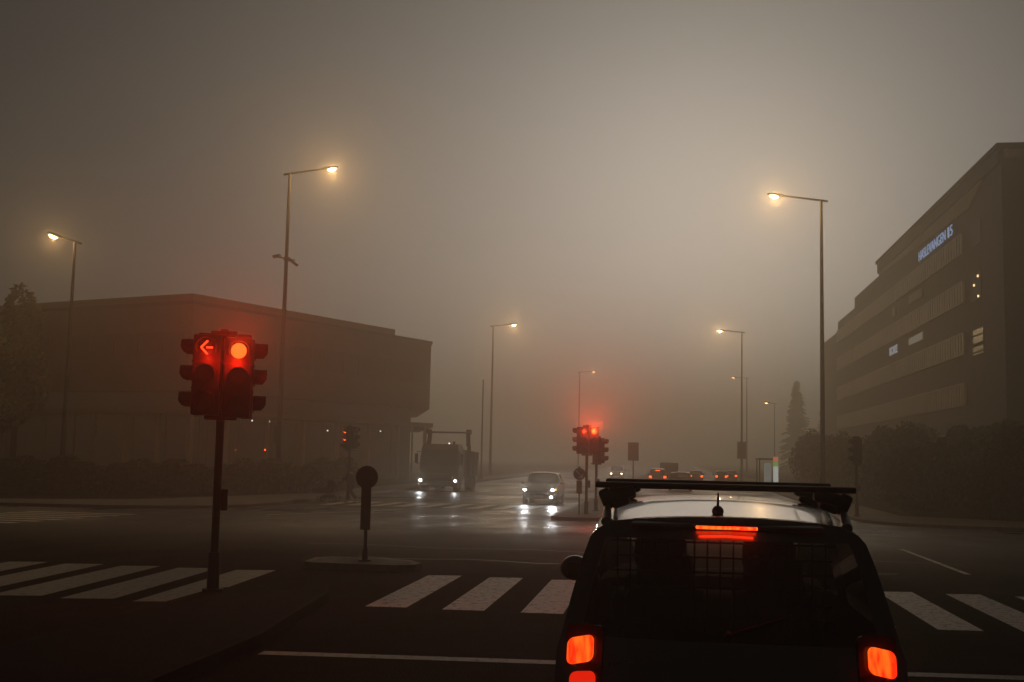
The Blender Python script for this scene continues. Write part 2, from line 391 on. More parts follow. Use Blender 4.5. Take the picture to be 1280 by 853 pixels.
# markings
st = []; sw = []
for k in range(11):
    x = -3.89 + k * 1.0
    st.append([(x, 14.36), (x + 0.53, 14.40), (x + 0.50, 18.4), (x - 0.03, 18.3)])
for k in range(1, 8):
    x = -5.15 - k * 1.0 + 0.0
    if x < -13.2: break
    sw.append([(x - 0.68, 13.95), (x - 0.02, 14.12), (x - 0.30, 18.2), (x - 0.92, 18.05)])
sheet('zebra_crossing', st, 0.004, M['paint'])
sheet('zebra_crossing', sw, 0.004, M['dimpaint'])
sheet('stop_line', [[(-3.95, 10.72), (5.9, 11.45), (5.9, 11.66), (-3.95, 10.92)]], 0.004, M['dimpaint'])
fz = []
for k in range(9):
    x = -15.6 + k * 1.1
    fz.append([(x, 49.2), (x + 0.55, 49.4), (x + 0.75, 53.8), (x + 0.2, 53.6)])
for k in range(8):
    x = -2.2 + k * 1.1
    fz.append([(x, 49.6), (x + 0.55, 49.6), (x + 0.55, 53.8), (x, 53.8)])
sheet('zebra_crossing', fz, 0.004, M['paint'])
sheet('zebra_crossing', [rect(-21.5, -17.6, 27.5 + k * 1.15, 28.05 + k * 1.15) for k in range(8)], 0.004, M['paint'])
sheet('lane_line', [[(5.25, 22.0), (5.37, 22.0), (5.62, 29.5), (5.50, 29.5)], [(1.1, 60), (1.22, 60), (1.22, 66), (1.1, 66)], [(1.1, 72), (1.22, 72), (1.22, 78), (1.1, 78)],
                    [(-9.6, 58), (-9.48, 58), (-9.48, 64), (-9.6, 64)], [(-9.6, 70), (-9.48, 70), (-9.48, 76), (-9.6, 76)],
                    [(-14.2, 38.5), (-14.0, 38.5), (-11.2, 47.5), (-11.4, 47.5)], [(0.95, -2), (1.07, -2), (1.07, 4), (0.95, 4)]], 0.004, M['paint'])
seams = []
for y0, x0, x1 in ((30.5, -16.5, 8), (32.6, -9, 7.5), (24.6, -8, 5.8), (21.3, -6, 4)):
    n = 14
    up = [(x0 + (x1 - x0) * i / n, y0 + 0.25 * math.sin(i * 1.7 + y0)) for i in range(n + 1)]
    for p, q in zip(up[:-1], up[1:]): seams.append([p, q, (q[0], q[1] + 0.12), (p[0], p[1] + 0.12)])
sheet('tar_seam', seams, 0.004, M['tar'])

# ------------------------------------------------------------------ haze
hz = MB().box((0, 290, 13.75), (1300, 860, 29.5)).build('haze', M['asphalt']); hz.data.materials.clear()
hm = bpy.data.materials.new('fog'); hm.use_nodes = True; hn = hm.node_tree; hn.nodes.clear()
ho = hn.nodes.new('ShaderNodeOutputMaterial'); hv = hn.nodes.new('ShaderNodeVolumePrincipled')
hv.inputs['Color'].default_value = (0.96, 0.90, 0.74, 1); hv.inputs['Density'].default_value = 0.0055; hv.inputs['Anisotropy'].default_value = 0.74
hn.links.new(hv.outputs[0], ho.inputs['Volume']); hz.data.materials.append(hm); hz['kind'] = 'stuff'

# ------------------------------------------------------------------ traffic signals
def visor(mb, c, r, ln, mx, cover=235):
    """open hood over a lens facing -Y"""
    n = 14; a0 = 90 - cover / 2
    for i in range(n):
        a, b = R(a0 + cover * i / n), R(a0 + cover * (i + 1) / n)
        def pt(t, rr, yy): return mx @ Vector((c[0] + rr * math.cos(t), yy, c[2] + rr * math.sin(t)))
        low_a = max(0, -math.sin(a)); low_b = max(0, -math.sin(b))
        ya, yb = c[1] - ln * (1 - 0.7 * low_a), c[1] - ln * (1 - 0.7 * low_b)
        v = [pt(a, r, c[1]), pt(b, r, c[1]), pt(b, r * 0.97, yb), pt(a, r * 0.97, ya),
             pt(a, r + .008, c[1]), pt(b, r + .008, c[1]), pt(b, r * 0.97 + .008, yb), pt(a, r * 0.97 + .008, ya)]
        vv = [mb.bm.verts.new(p) for p in v]
        for f in ((0, 3, 2, 1), (4, 5, 6, 7), (3, 7, 6, 2), (0, 1, 5, 4)): mb.bm.faces.new([vv[k] for k in f])

def disc(mb, c, r, mx, n=24, th=0.015):
    mb.prism([(r * math.cos(2 * PI * i / n), r * math.sin(2 * PI * i / n)) for i in range(n)], 0, th,
             mx @ Matrix.Translation(c) @ Matrix.Rotation(PI / 2, 4, 'X'))

def signal_head(root, x, y, z, rz, lit=None, arrow=False, em='e_red', n=3, lens=0.10, W=0.36, H=1.05):
    """a head whose lenses face -Y turned by rz; (x, y) is the head's back centre, z its bottom; parts of the signal"""
    mx = Matrix.Translation((x, y, z)) @ Matrix.Rotation(rz, 4, 'Z')
    hb = MB(); D = 0.16
    t = bmesh.ops.create_cube(hb.bm, size=1.0, matrix=Matrix.Translation((0, -D / 2, H / 2)) @ Matrix.Diagonal((W, D, H, 1)))
    bmesh.ops.bevel(hb.bm, geom=list({e for v in t['verts'] for e in v.link_edges}), offset=0.025, segments=2, affect='EDGES', profile=0.5)
    for i in range(1, n): hb.box((0, -D / 2, H * i / n), (W + 0.012, D + 0.012, 0.014))
    bmesh.ops.transform(hb.bm, matrix=mx, verts=hb.bm.verts)
    head = hb.build('signal_head', M['black'], root, True)
    unl = [M['greenlens'], M['amberlens'], M['redlens']] if n == 3 else [M['redlens'], M['redlens']]
    for i in range(n):
        zc = H * (i + 0.5) / n
        islit = lit is not None and i in lit
        lb = MB()
        if islit and arrow:
            base = MB(); disc(base, (0, -D - 0.004, zc), lens, mx); base.build('lens', M['black'], head)
            mm = mx @ Matrix.Translation((0, -D - 0.022, zc)) @ Matrix.Rotation(PI / 2, 4, 'X')
            w = 0.024
            for (p, q) in (((-0.072, 0.0), (0.012, 0.088)), ((-0.072, 0.0), (0.012, -0.088)), ((-0.005, 0), (0.078, 0))):
                P0, P1 = Vector((p[0], p[1], 0)), Vector((q[0], q[1], 0)); dd = (P1 - P0).normalized(); nn = Vector((-dd.y, dd.x, 0)) * w / 2
                lb.prism([tuple((P0 - nn)[:2]), tuple((P1 - nn)[:2]), tuple((P1 + nn)[:2]), tuple((P0 + nn)[:2])], 0, 0.006, mm)
            lb.build('lit_arrow', M['e_redarrow'], head)
        else:
            disc(lb, (0, -D - 0.004, zc), lens, mx)
            lb.build('lens', M[em] if islit else unl[i], head)
        vb = MB(); visor(vb, (0, -D, zc), lens + 0.028, 0.17, mx); vb.build('visor', M['black'], head, fixn=False)
    return head

def traffic_signal(label, loc, heads, pole_h, r=0.055, button=True, group='traffic signals at the junction', caps=True, rz=0.0):
    t = thing('traffic_signal', label, 'traffic light', loc, rz, group)
    MB().tube((0, 0, 0), (0, 0, 0.5), r * 1.55, r * 1.45, 16).tube((0, 0, 0.5), (0, 0, pole_h), r, r, 16).build('pole', M['dpole'], t, True)
    MB().tube((0, 0, 0), (0, 0, 0.035), r * 2.6, r * 2.6, 16).build('base_plate', M['dpole'], t)
    if button:
        MB().box((r + 0.045, -0.02, 1.18), (0.09, 0.13, 0.28), bev=0.015).build('push_button_box', M['black'], t)
    for h in heads: signal_head(t, *h[:4], **h[4])
    if caps:
        zt = heads[0][2] + 1.05
        MB().tube((0, 0, zt - 1.25), (0, 0, zt + 0.09), r * 1.05, r * 1.05).box((0, 0, zt + 0.03), (0.34, 0.16, 0.07), bev=0.02).box((0, 0, zt - 1.08), (0.42, 0.16, 0.06), bev=0.02).build('head_bracket', M['black'], t)
    return t

# near signal on the median, seven heads' worth of silhouettes: two facing us, one to each side, two facing away
NH = 2.34
near = traffic_signal('large near traffic light on the left median, red arrow and round red lamp glowing', (-5.93, 14.35, 0.12),
    [(-0.19, -0.05, NH - .06, R(-4), dict(lit={2}, arrow=True)), (0.19, -0.05, NH - .09, R(5), dict(lit={2})),
     (-0.22, 0.10, NH - .06, R(-92), dict()), (0.24, 0.10, NH - .09, R(92), dict()),
     (-0.18, 0.20, NH + .0, R(178), dict()), (0.17, 0.22, NH + .0, R(183), dict())], 3.4, r=0.052, rz=R(19))
light('lamp_or_fill_light', 'POINT', (0.205, -0.40, NH + 0.66), (1.0, 0.012, 0.002), 20.0, near, 0.012)
light('lamp_or_fill_light', 'SPOT', (0.205, -0.37, NH + 0.80), (1.0, 0.035, 0.006), 230.0, near, 0.012, (0.04, -1, .45), 85, 1.0)
light('lamp_or_fill_light', 'POINT', (-0.205, -0.40, NH + 0.69), (1.0, 0.012, 0.002), 9.0, near, 0.012)

far = traffic_signal('red traffic light on the far island with lit arrow and round lamp in halo', (-3.38, 44.6, -0.26),
    [(-0.10, -0.05, 2.34, R(-4), dict(lit={2}, arrow=True)), (0.26, -0.05, 2.34, R(4), dict(lit={2})), (-0.24, 0.1, 2.34, R(-92), dict()), (-0.1, 0.2, 2.34, R(180), dict())], 3.4, rz=R(4))
light('lamp_or_fill_light', 'POINT', (0.27, -0.40, 2.34 + 0.88), (1.0, 0.03, 0.006), 40.0, far, 0.012)
light('lamp_or_fill_light', 'SPOT', (0.27, -0.42, 2.34 + 0.89), (1.0, 0.06, 0.012), 1500.0, far, 0.02, (0.0, -1, .55), 80, 1.0)
light('lamp_or_fill_light', 'POINT', (-0.11, -0.40, 2.34 + 0.88), (1.0, 0.03, 0.006), 22.0, far, 0.012)
traffic_signal('unlit traffic light just behind the haloed red one on the far island', (-3.22, 47.8, -0.26),
    [(0.05, -0.06, 1.98, R(92), dict()), (0.16, 0.06, 1.98, R(88), dict()), (0.0, 0.14, 1.98, R(180), dict())], 3.0)
ks = traffic_signal('small traffic light behind the pram with two red lamps one above the other', (-15.2, 52.4, -0.26),
    [(-0.10, 0.0, 2.34, R(-42), dict(lit={1, 2}, n=3, em='e_redsmall')), (0.12, 0.05, 2.38, R(75), dict()), (0.1, 0.16, 2.38, R(150), dict())], 3.35)
traffic_signal('dark unlit traffic light before the bushes on the right, hoods pointing left', (5.25 + 2.3, 49.5, -0.26),
    [(0.04, 0.03, 2.2, R(-80), dict()), (0.08, 0.12, 2.2, R(178), dict())], 3.3)


# ------------------------------------------------------------------ street lamps
def street_lamp(label, base, head, H, poleR=0.11, emi='e_sodium', watts=400, glowcol=(1.0, 0.60, 0.25), extra=None, group='street lamps along the roads'):
    """base (x, y, z); head = (dx, dy, z) of the lantern relative to the base"""
    t = thing('street_lamp', label, 'street lamp', base, 0, group)
    MB().tube((0, 0, 0), (0, 0, 1.4), poleR * 1.45, poleR * 1.35, 14).tube((0, 0, 1.4), (0, 0, H), poleR * 1.15, poleR * 0.62, 14).build('pole', M['pole'], t, True)
    h = Vector(head); top = Vector((0, 0, H)); d = h - top; dn = d.normalized()
    MB().tube(top - dn * 0.35, top + dn * (d.length - 0.85), poleR * 0.5, poleR * 0.38, 10).build('arm', M['pole'], t, True)
    yaw = math.atan2(dn.y, dn.x); pit = -math.asin(dn.z)
    lp = h - dn * 0.45
    hb = MB()
    hb.ball((0, 0, 0), (0.52, 0.17, 0.10), 18, 10)
    bmesh.ops.transform(hb.bm, matrix=Matrix.Translation(lp) @ Euler((0, pit, yaw)).to_matrix().to_4x4(), verts=hb.bm.verts)
    hd = hb.build('lantern', M['pole'], t, True)
    lb = MB(); lb.ball((0, 0, 0), (0.25, 0.14, 0.12), 16, 8)
    bmesh.ops.transform(lb.bm, matrix=Matrix.Translation(lp + Vector((dn.x * 0.12, dn.y * 0.12, -0.06))) @ Euler((0, pit, yaw)).to_matrix().to_4x4(), verts=lb.bm.verts)
    lb.build('lit_lens', M[emi], hd, True)
    if watts:
        light('lamp_or_fill_light', 'POINT', lp + Vector((dn.x * 0.12, dn.y * 0.12, -0.21)), glowcol, watts, t, 0.04)
    return t

P_ = -0.256
L1 = street_lamp('tall lit street lamp on the left with floodlight brackets halfway up its pole', (-21.4, 60, P_), (2.75, 0, 18.0), 17.65, 0.13, watts=1100)
fb = MB(); fb.tube((-0.62, 0, 12.95), (0.5, 0, 12.75), 0.035)
fb.box((-0.55, 0, 12.98), (0.42, 0.3, 0.12), (0, R(-12), 0)).box((0.42, 0, 12.62), (0.5, 0.3, 0.14), (0, R(38), 0)).box((0.05, 0, 12.80), (0.3, 0.3, 0.2))
fb.build('floodlight_bracket', M['pole'], L1)
MB().box((0, -0.16, 3.12), (0.42, 0.3, 0.95), bev=0.03).build('cabinet', M['dpole'], L1)
street_lamp('tall street lamp to the right of the truck, its arm reaching over the road', (-20.0, 124, P_), (2.65, 0, 16.75), 16.5, 0.12, watts=1100)
R1 = street_lamp('tallest lit street lamp on the right before the dark office building', (7.75, 62, P_), (-2.8, 0, 16.65), 16.25, 0.12, watts=1100)
R2 = street_lamp('lit street lamp beyond the junction with a square sign back low on its pole', (7.1, 124, P_), (-2.65, 0, 16.2), 15.95, 0.11, watts=1100)
MB().box((-0.02, -0.16, 3.3), (0.95, 0.06, 1.8), bev=0.02).build('sign_panel', M['signback'], R2)
street_lamp('shorter street lamp at the far left edge with its arm pointing left', (-30.6, 54, P_), (-1.55, 0, 13.2), 12.7, 0.11, watts=450)
street_lamp('faint distant street lamp seen as a spark above the far red signal', (-15.8, 190, P_), (2.65, 0, 16.6), 16.4, 0.12, 'e_sodium_far', 250)
street_lamp('faint distant street lamp behind the one with the square sign', (12.3, 200, P_), (-2.65, 0, 16.6), 16.4, 0.12, 'e_sodium_far', 120)
street_lamp('dim low street lamp among the trees on the right', (14.6, 172, P_), (-1.5, 0, 10.9), 10.7, 0.07, 'e_sodium_far', 60)

# ------------------------------------------------------------------ signs
t = thing('keep_right_sign', 'round sign with a long panel on a slim post, on the small near island', 'road sign', (-5.20, 19.08, 0.115), 0)
MB().tube((0, 0, 0), (0, 0, 1.58), 0.03, 0.03, 12).build('post', M['dpole'], t, True)
MB().tube((0, 0, 0), (0, 0, 0.22), 0.055, 0.042, 12).tube((0, 0, 0), (0, 0, 0.03), 0.11, 0.11, 16).build('base', M['dpole'], t, True)
b = MB(); disc(b, (0, -0.028, 1.42), 0.195, Matrix(), 32, 0.012); b.tube((-.12, -.036, 1.36), (.12, -.036, 1.36), .008).build('sign_disc', M['signback'], t)
MB().box((0, -0.045, 0.96), (0.175, 0.03, 0.86), bev=0.012).build('bollard_panel', M['signback'], t)

t = thing('keep_right_sign', 'round sign with slanted white arrow over a yellow panel beside the haloed red signal', 'road sign', (-3.6, 43.9, -0.25), 0)
MB().tube((0, 0, 0), (0, 0, 1.85), 0.03, 0.03, 10).build('post', M['pole'], t, True)
b = MB(); disc(b, (0, -0.035, 1.56), 0.235, Matrix(), 28, 0.012); d_ = b.build('sign_disc', M['signblue'], t)
mm = Matrix.Translation((0, -0.05, 1.56)) @ Matrix.Rotation(PI / 2, 4, 'X')
b = MB()
def strip(b, p, q, w, mm):
    P0, P1 = Vector((p[0], p[1], 0)), Vector((q[0], q[1], 0)); dd = (P1 - P0).normalized(); nn = Vector((-dd.y, dd.x, 0)) * w / 2
    b.prism([tuple((P0 - nn)[:2]), tuple((P1 - nn)[:2]), tuple((P1 + nn)[:2]), tuple((P0 + nn)[:2])], 0, 0.005, mm)
strip(b, (-0.13, 0.13), (0.11, -0.11), 0.05, mm); strip(b, (0.125, -0.125), (0.125, 0.02), 0.045, mm); strip(b, (0.125, -0.125), (-0.02, -0.125), 0.045, mm)
b.build('white_arrow', M['signwhite'], d_)
MB().box((0, -0.045, 1.06), (0.22, 0.03, 0.5), bev=0.01).build('yellow_panel', M['signyellow'], t)

t = thing('road_sign', 'plain grey board on a post in the far median, right of two white headlights', 'road sign', (-3.25, 92, -0.256), 0)
MB().tube((0, 0, 0), (0, 0, 3.45), 0.05, 0.05, 10).build('post', M['pole'], t, True)
MB().box((0, -0.08, 2.75), (0.86, 0.05, 1.45), bev=0.02).build('sign_panel', M['signback'], t)
t = thing('utility_mast', 'thin bare mast rising behind the truck beside the street lamp', 'mast', (-17.6, 104, -0.256), 0)
MB().tube((0, 0, 0), (0, 0, 9.2), 0.09, 0.05, 10).build('pole', M['pole'], t, True)
MB().box((0, 0, 0.15), (0.4, 0.4, 0.3), bev=0.03).build('base', M['concrete'], t)

# ------------------------------------------------------------------ cars
PROF = [(.79, .26), (.86, .38), (.885, .60), (.893, .80), (.885, .95), (.865, 1.02), (.825, 1.2), (.775, 1.40), (.735, 1.52), (.70, 1.56), (.62, 1.605), (.42, 1.632), (.2, 1.643), (0, 1.646)]
RY = [.05, .0, -.02, .04, .07, .09, .17, .27, .33, .35, .37, .36, .35, .345]
IB, IW0, IW1, IE = 4, 5, 8, 10       # belt, window bottom/top rows, roof edge row
def car_surface(L, H, W, rear=True, blunt=1.0):
    """grid of half-profile points: stations x profile points, y from the rear bumper forward"""
    sH = (H - .95) / (1.646 - .95); sx = W / .893; k = L / 4.4
    stn = [(0.0, 1.0, 1.0, .95), (.75, 1.05, 1.0, .95), (1.0, 1.08, 1.0, .95), (1.75, 1.10, 1.0, .95), (1.87, 1.10, 1.0, .95), (2.35, 1.03, 1.0, .95), (2.75, .72, 1.0, .955), (3.15, .36, .995, .955), (3.42, .10, .98, .95), (3.85, .03, .96, .88), (4.18, .0, .90, .78), (4.36, .0, .80, .64)]
    rows = []
    for i, (y, kt, xs, zb) in enumerate(stn):
        row = []
        for j, (x, z) in enumerate(PROF):
            if z <= .95:
                zz = z if z < .5 else .5 + (z - .5) * (zb - .5) / .45; xx = x * xs
            else:
                u = (z - .95) / (1.646 - .95)
                zz = zb + u * max(kt, 0.03) * (1.646 - .95) * sH
                hood = .875 * (1 - .999 * u ** 3)
                xx = (hood + (x - hood) * min(1, kt * 1.02)) * xs
            yy = y * k
            if i == 0: yy = RY[j] * blunt * (1 if z < .95 else 1)
            if i == 1: yy = y * k + max(0, RY[j] - .1) * 0.25
            if 6 <= i <= 8 and z > .95: yy = y * k
            row.append((xx * sx, yy, zz))
        rows.append(row)
    return rows

def car_shell(root, L, H, W, paint, blunt=1.0, glass='glass'):
    rows = car_surface(L, H, W, blunt=blunt)
    nS, nP = len(rows), len(PROF)
    body, side, front, rear = MB(), {1: MB(), -1: MB()}, MB(), MB()
    for s in (1, -1):
        cache = {}
        def V(mb, i, j):
            key = (id(mb), i, j)
            if key not in cache:
                x, y, z = rows[i][j]; cache[key] = mb.bm.verts.new((s * x, y, z))
            return cache[key]
        for i in range(nS - 1):
            for j in range(nP - 1):
                mb = body
                if IW0 <= j < IW1 and i in (1, 3, 5): mb = side[s]
                elif IW0 <= j < IW1 and i in (2, 4): mb = body
                if i in (2,) and IW0 <= j < IW1: mb = side[s]
                if i in (5, 6, 7) and j >= IW1: mb = front
                if i in (6,) and IW0 <= j < IW1: mb = side[s]
                if i == 7 and IW0 <= j < IW1: mb = front
                f = [V(mb, i, j), V(mb, i + 1, j), V(mb, i + 1, j + 1), V(mb, i, j + 1)]
                try: mb.bm.faces.new(f)
                except ValueError: pass
        # nose
        x_ = [V(body, nS - 1, j) for j in range(nP)]
        c = body.bm.verts.new((0, rows[-1][0][1], rows[-1][0][2]))
        try: body.bm.faces.new(x_ + [c])
        except ValueError: pass
        # floor
        for i in range(nS - 1):
            a, b2 = rows[i][0], rows[i + 1][0]
            body.quad((s * a[0], a[1], a[2]), (s * b2[0], b2[1], b2[2]), (0, b2[1], b2[2]), (0, a[1], a[2]))
    # tailgate
    T = [-1, -.93, -.88, -.6, -.3, 0, .3, .6, .88, .93, 1]
    grid = []
    for j in range(IE + 1):
        x, y, z = rows[0][j]
        grid.append([(x * t_, y - .07 * (1 - t_ * t_), z + (.038 * (1 - t_ * t_) if j == IE else 0)) for t_ in T])
    for j in range(IE):
        for c_ in range(len(T) - 1):
            mb = rear if (IW0 <= j < IW1 and 2 <= c_ <= 7) else body
            mb.quad(grid[j][c_], grid[j][c_ + 1], grid[j + 1][c_ + 1], grid[j + 1][c_])
    for mb in (body, front, rear): bmesh.ops.remove_doubles(mb.bm, verts=mb.bm.verts, dist=0.002)
    bd = body.build('body', paint, root, True)
    side[1].build('side_windows', M[glass], root, True); side[-1].build('side_windows', M[glass], root, True)
    front.build('windscreen', M['clearglass'], root, True)
    rw = rear.build('rear_window', M['glowfilmglass'], root, True)
    k = L / 4.4
    for s in (1, -1):
        for y in (.82 * k, 3.48 * k):
            w = MB(); x = s * (W - .11)
            w.tube((x - .1 * s, y, .32), (x + .1 * s, y, .32), .32, .32, 22)
            wh = w.build('wheel', M['rubber'], root, True)
            MB().tube((x + .1 * s, y, .32), (x + .112 * s, y, .32), .21, .2, 18).build('rim', M['alu'], wh, True)
    return bd, rw, rows

def seats(root, H):
    for nm, y, xs, top in (('rear_seat', 1.35, (-.33, .33), 1.02), ('front_seat', 2.15, (-.37, .37), 1.08)):
        for x in xs:
            b = MB().box((x, y, .78), (.5, .16, .75), (R(12), 0, 0), .05)
            st_ = b.build(nm, M['interior'], root, True)
            MB().box((x, y - .04, top + .22), (.36, .13, .25), (R(6), 0, 0), .06).build('headrest', M['interior'], st_, True)
    MB().box((0, 1.9, .36), (1.5, 3.0, .06)).build('cabin_floor', M['interior'], root)
    MB().box((0, 3.0, .80), (1.5, .45, .28), bev=.06).build('dashboard', M['interior'], root, True)

# the car in front of the camera
own = thing('estate_car', 'black people carrier just ahead with glowing tail lamps and a roof rack', 'car', (0.28, 6.02, 0), 0)
bd, rw, rows = car_shell(own, 4.4, 1.646, .893, M['carblack'])
seats(own, 1.646)
g = MB()
for i in range(17): g.tube((-.62 + i * .0775, 1.12, .95), (-.62 + i * .0775, 1.06, 1.56), .006, seg=6)
for z in (1.0, 1.09, 1.18, 1.27, 1.36, 1.45, 1.54): g.tube((-.66, 1.12 - (z - .95) * .1, z), (.66, 1.12 - (z - .95) * .1, z), .006, seg=6)
g.build('cargo_guard', M['interior'], own)
MB().box((0, .345, 1.598), (1.02, .16, .03), (R(6), 0, 0), .012).build('spoiler', M['carblack'], own, True)
MB().box((0, .255, 1.588), (.325, .022, .015), bev=.004).build('brake_light', M['e_brake'], own)
for s in (1, -1):
    def rr(cx, cz, w, h, y, dep, m, nm, par, sk=0.0):
        n = 6; poly = []
        for (sx, sz, a0) in ((1, 1, 0), (-1, 1, 90), (-1, -1, 180), (1, -1, 270)):
            for q in range(n + 1):
                a = R(a0 + 90 * q / n); r = .035
                poly.append((sx * (w / 2 - r) + r * math.cos(a), sz * (h / 2 - r) + r * math.sin(a) - sk * (sx * (w / 2 - r) + r * math.cos(a))))
        mm = Matrix.Translation((cx, y, cz)) @ Matrix.Rotation(R(14) * s, 4, 'Z') @ Matrix.Rotation(PI / 2, 4, 'X') @ Matrix.Rotation(R(-6), 4, 'X')
        return MB().prism(poly, 0, dep, mm).build(nm, m, par, True)
    h_ = rr(s * .735, .89, .20, .38, .060, .03, M['redlens'], 'tail_lamp', own)
    rr(s * .755, .955, .138, .136, .028, .022, M['e_tail'], 'lit_upper_lamp', h_, .22 * s)
    rr(s * .742, .79, .135, .115, .015, .022, M['e_tail2'], 'lit_lower_lamp', h_, .1 * s)
    light('lamp_or_fill_light', 'POINT', (s * .77, -.14, .95), (1.0, .02, .004), .06, own, 0.06)
    # roof rail with its pale end piece
    rl = MB(); pts = [(s * .655, .50, 1.60), (s * .66, .60, 1.662), (s * .66, .85, 1.685), (s * .655, 2.2, 1.672), (s * .64, 2.42, 1.60)]
    rl.path(pts, .016, 10); rail = rl.build('roof_rail', M['black'], own, True)
    MB().tube((s * .655, .46, 1.592), (s * .66, .60, 1.662), .032, .022, 12).build('rail_end', M['alu'], rail, True)
    # door mirror
    m_ = MB().ball((s * 1.025, 2.78, 1.11), (.115, .09, .095), 18, 12).box((s * .90, 2.82, 1.04), (.12, .05, .05), bev=.015)
    mi = m_.build('door_mirror', M['carblack'], own, True)
    MB().box((s * 1.0, 2.688, 1.10), (.15, .012, .11), bev=.004).build('mirror_glass', M['darkglass'], mi)
for y in (.66, 1.72):
    bar = MB().box((0, y, 1.795), (1.47, .07, .036), bev=.012).build('roof_bar', M['black'], own, True)
    for s in (1, -1):
        f = MB().box((s * .60, y, 1.745), (.20, .10, .075), (0, s * R(14), 0), .025)
        f.box((s * .665, y, 1.715), (.07, .09, .12), (0, s * R(24), 0), .02)
        f.box((s * .585, y, 1.695), (.11, .07, .05), (0, s * R(20), 0), .02)
        f.build('foot', M['black'], bar, True)
light('lamp_or_fill_light', 'POINT', (0, .52, 1.53), (1.0, .02, .004), .35, own, 0.01)  # added red fill inside the cabin to redden the guard; no lamp here
al = bpy.data.lights.new('lamp_or_fill_light', 'AREA'); al.shape = 'RECTANGLE'; al.size = .30; al.size_y = .012; al.energy = .16; al.color = (1.0, .03, .005)
ao = bpy.data.objects.new('lamp_or_fill_light', al); COL.objects.link(ao); ao.parent = own; ao.location = (0, .235, 1.577)
ao.rotation_euler = Vector((0, -.25, 1)).to_track_quat('Z', 'Y').to_euler()
a_ = MB().ball((-.04, .44, 1.668), (.033, .06, .032), 14, 10).tube((-.04, .44, 1.685), (-.04, .39, 1.77), .008, .005, 8)
a_.build('roof_antenna', M['black'], own, True)
text_mesh('tailgate_lettering', 'TOURAN', .055, .003, M['alu'], Matrix.Translation((-.50, .018, .885)) @ Matrix.Rotation(R(96), 4, 'X') @ Matrix.Rotation(R(0), 4, 'Y'), own, .24)
MB().box((0, -.075, .62), (.52, .01, .115), bev=.004).build('number_plate', M['signwhite'], own)
wp = MB().tube((.0, .02, 1.06), (.32, .07, 1.16), .008).tube((0, .0, 1.05), (0, .05, 1.06), .02).build('rear_wiper', M['black'], own)

def other_car(label, loc, rz, paint, L=4.4, H=1.48, W=.87, head=None, tail=None, fog=None, amber=False, group='other vehicles on the road', watts=(0, 0), brake=True, blunt=1.3):
    t = thing('passenger_car', label, 'car', loc, rz, group)
    car_shell(t, L, H, W, paint, blunt=blunt)
    for s in (1, -1):
        m_ = MB().ball((s * (W + .1), L * .64, 1.02), (.10, .07, .07), 12, 8).build('door_mirror', paint, t, True)
        h = MB().ball((s * (W - .2), L - .16, .70), (.17, .13, .085), 16, 10, (0, 0, s * R(-18))).build('headlight', M['alu'], t, True)
        if head:
            MB().ball((s * (W - .19), L - .075, .70), (.085, .07, .055), 14, 8).build('lit_bulb', M[head], h, True)
            if watts[0]: light('lamp_or_fill_light', 'SPOT', (s * (W - .19), L + .1, .70), (0.95, 0.97, 1.0), watts[0], t, .05, (0, 1, .0), 75, 1.0)
        if amber and s == amber:
            MB().ball((s * (W - .06), L - .2, .72), (.05, .08, .05), 12, 8).build('lit_indicator', M['e_amber'], h, True)
        tl = MB().box((s * (W - .13), .045, .85), (.2, .1, .16), (0, 0, s * R(14)), .03).build('tail_lamp', M['redlens'] if not tail else M[tail], t, True)
        if tail and watts[1]: light('lamp_or_fill_light', 'POINT', (s * (W - .13), -.15, .85), (1, .07, .015), watts[1], t, .06)
    if tail and brake:
        MB().box((0, .26, H - .12), (.36, .03, .05), bev=.01).build('brake_light', M[tail], t)
    if fog:
        fl = MB().ball((fog * (W - .25), L - .05, .36), (.075, .05, .06), 14, 8).build('fog_lamp', M['e_headwarm'], t, True)
    MB().box((0, L - .035, .55), (.9, .05, .2), bev=.03).build('grille', M['black'], t, True)
    MB().box((0, L - .0, .40), (.5, .012, .11)).build('number_plate', M['signwhite'], t)
    return t

other_car('silver car coming towards us with white headlights and one fog lamp lit', (-6.55, 60.0, -0.38), PI, M['carsilver'], 4.4, 1.50, .87, head='e_head', fog=-1, amber=-1, watts=(130, 0))
other_car('far oncoming car with two small white headlights right of the haloed red signal', (-6.0, 124.2, -0.38), PI, M['cardark'], 4.2, 1.45, .72, head='e_headwarm', watts=(90, 0))
other_car('far car with three red lamps in a triangle, left of the dark hatchback', (-1.35, 95, -0.38), 0, M['cardark'], 4.2, 1.5, .72, tail='e_redsmall', watts=(0, 6))
other_car('dark hatchback with no lights lit seen just above the roof rack', (0.45, 85, -0.38), 0, M['cardark'], 4.2, 1.36, .86)
vt = thing('delivery_van', 'grey box van barely visible in the fog behind the dark hatchback', 'van', (-0.5, 112, -0.38), 0, 'other vehicles on the road')
MB().box((0, 1.7, 1.25), (1.75, 3.2, 1.5), bev=.08).build('cargo_box', M['truck'], vt, True)
MB().box((0, 3.9, .95), (1.7, 1.2, 1.2), bev=.15).build('cab', M['truck'], vt, True)
MB().box((0, .085, 1.25), (1.5, .02, 1.2), bev=.01).build('rear_door', M['signback'], vt)
for s in (1, -1):
    for y in (.7, 3.8): MB().tube((s * .65, y, .34), (s * .85, y, .34), .34, .34, 18).build('wheel', M['rubber'], vt, True)
for x, y, i in ((1.95, 104, 0), (4.25, 106, 1), (5.45, 112, 2)):
    other_car(('red tail lamps of a car in the queue right of the dark hatchback', 'red tail lamps of a car farther right in the far queue', 'faintest red tail lamps at the right end of the far queue')[i],
              (x, y, -0.38), 0, M['cardark'], 4.2, 1.32, (.62, .55, .55)[i], tail='e_redsmall', watts=(0, 2.0), brake=False)

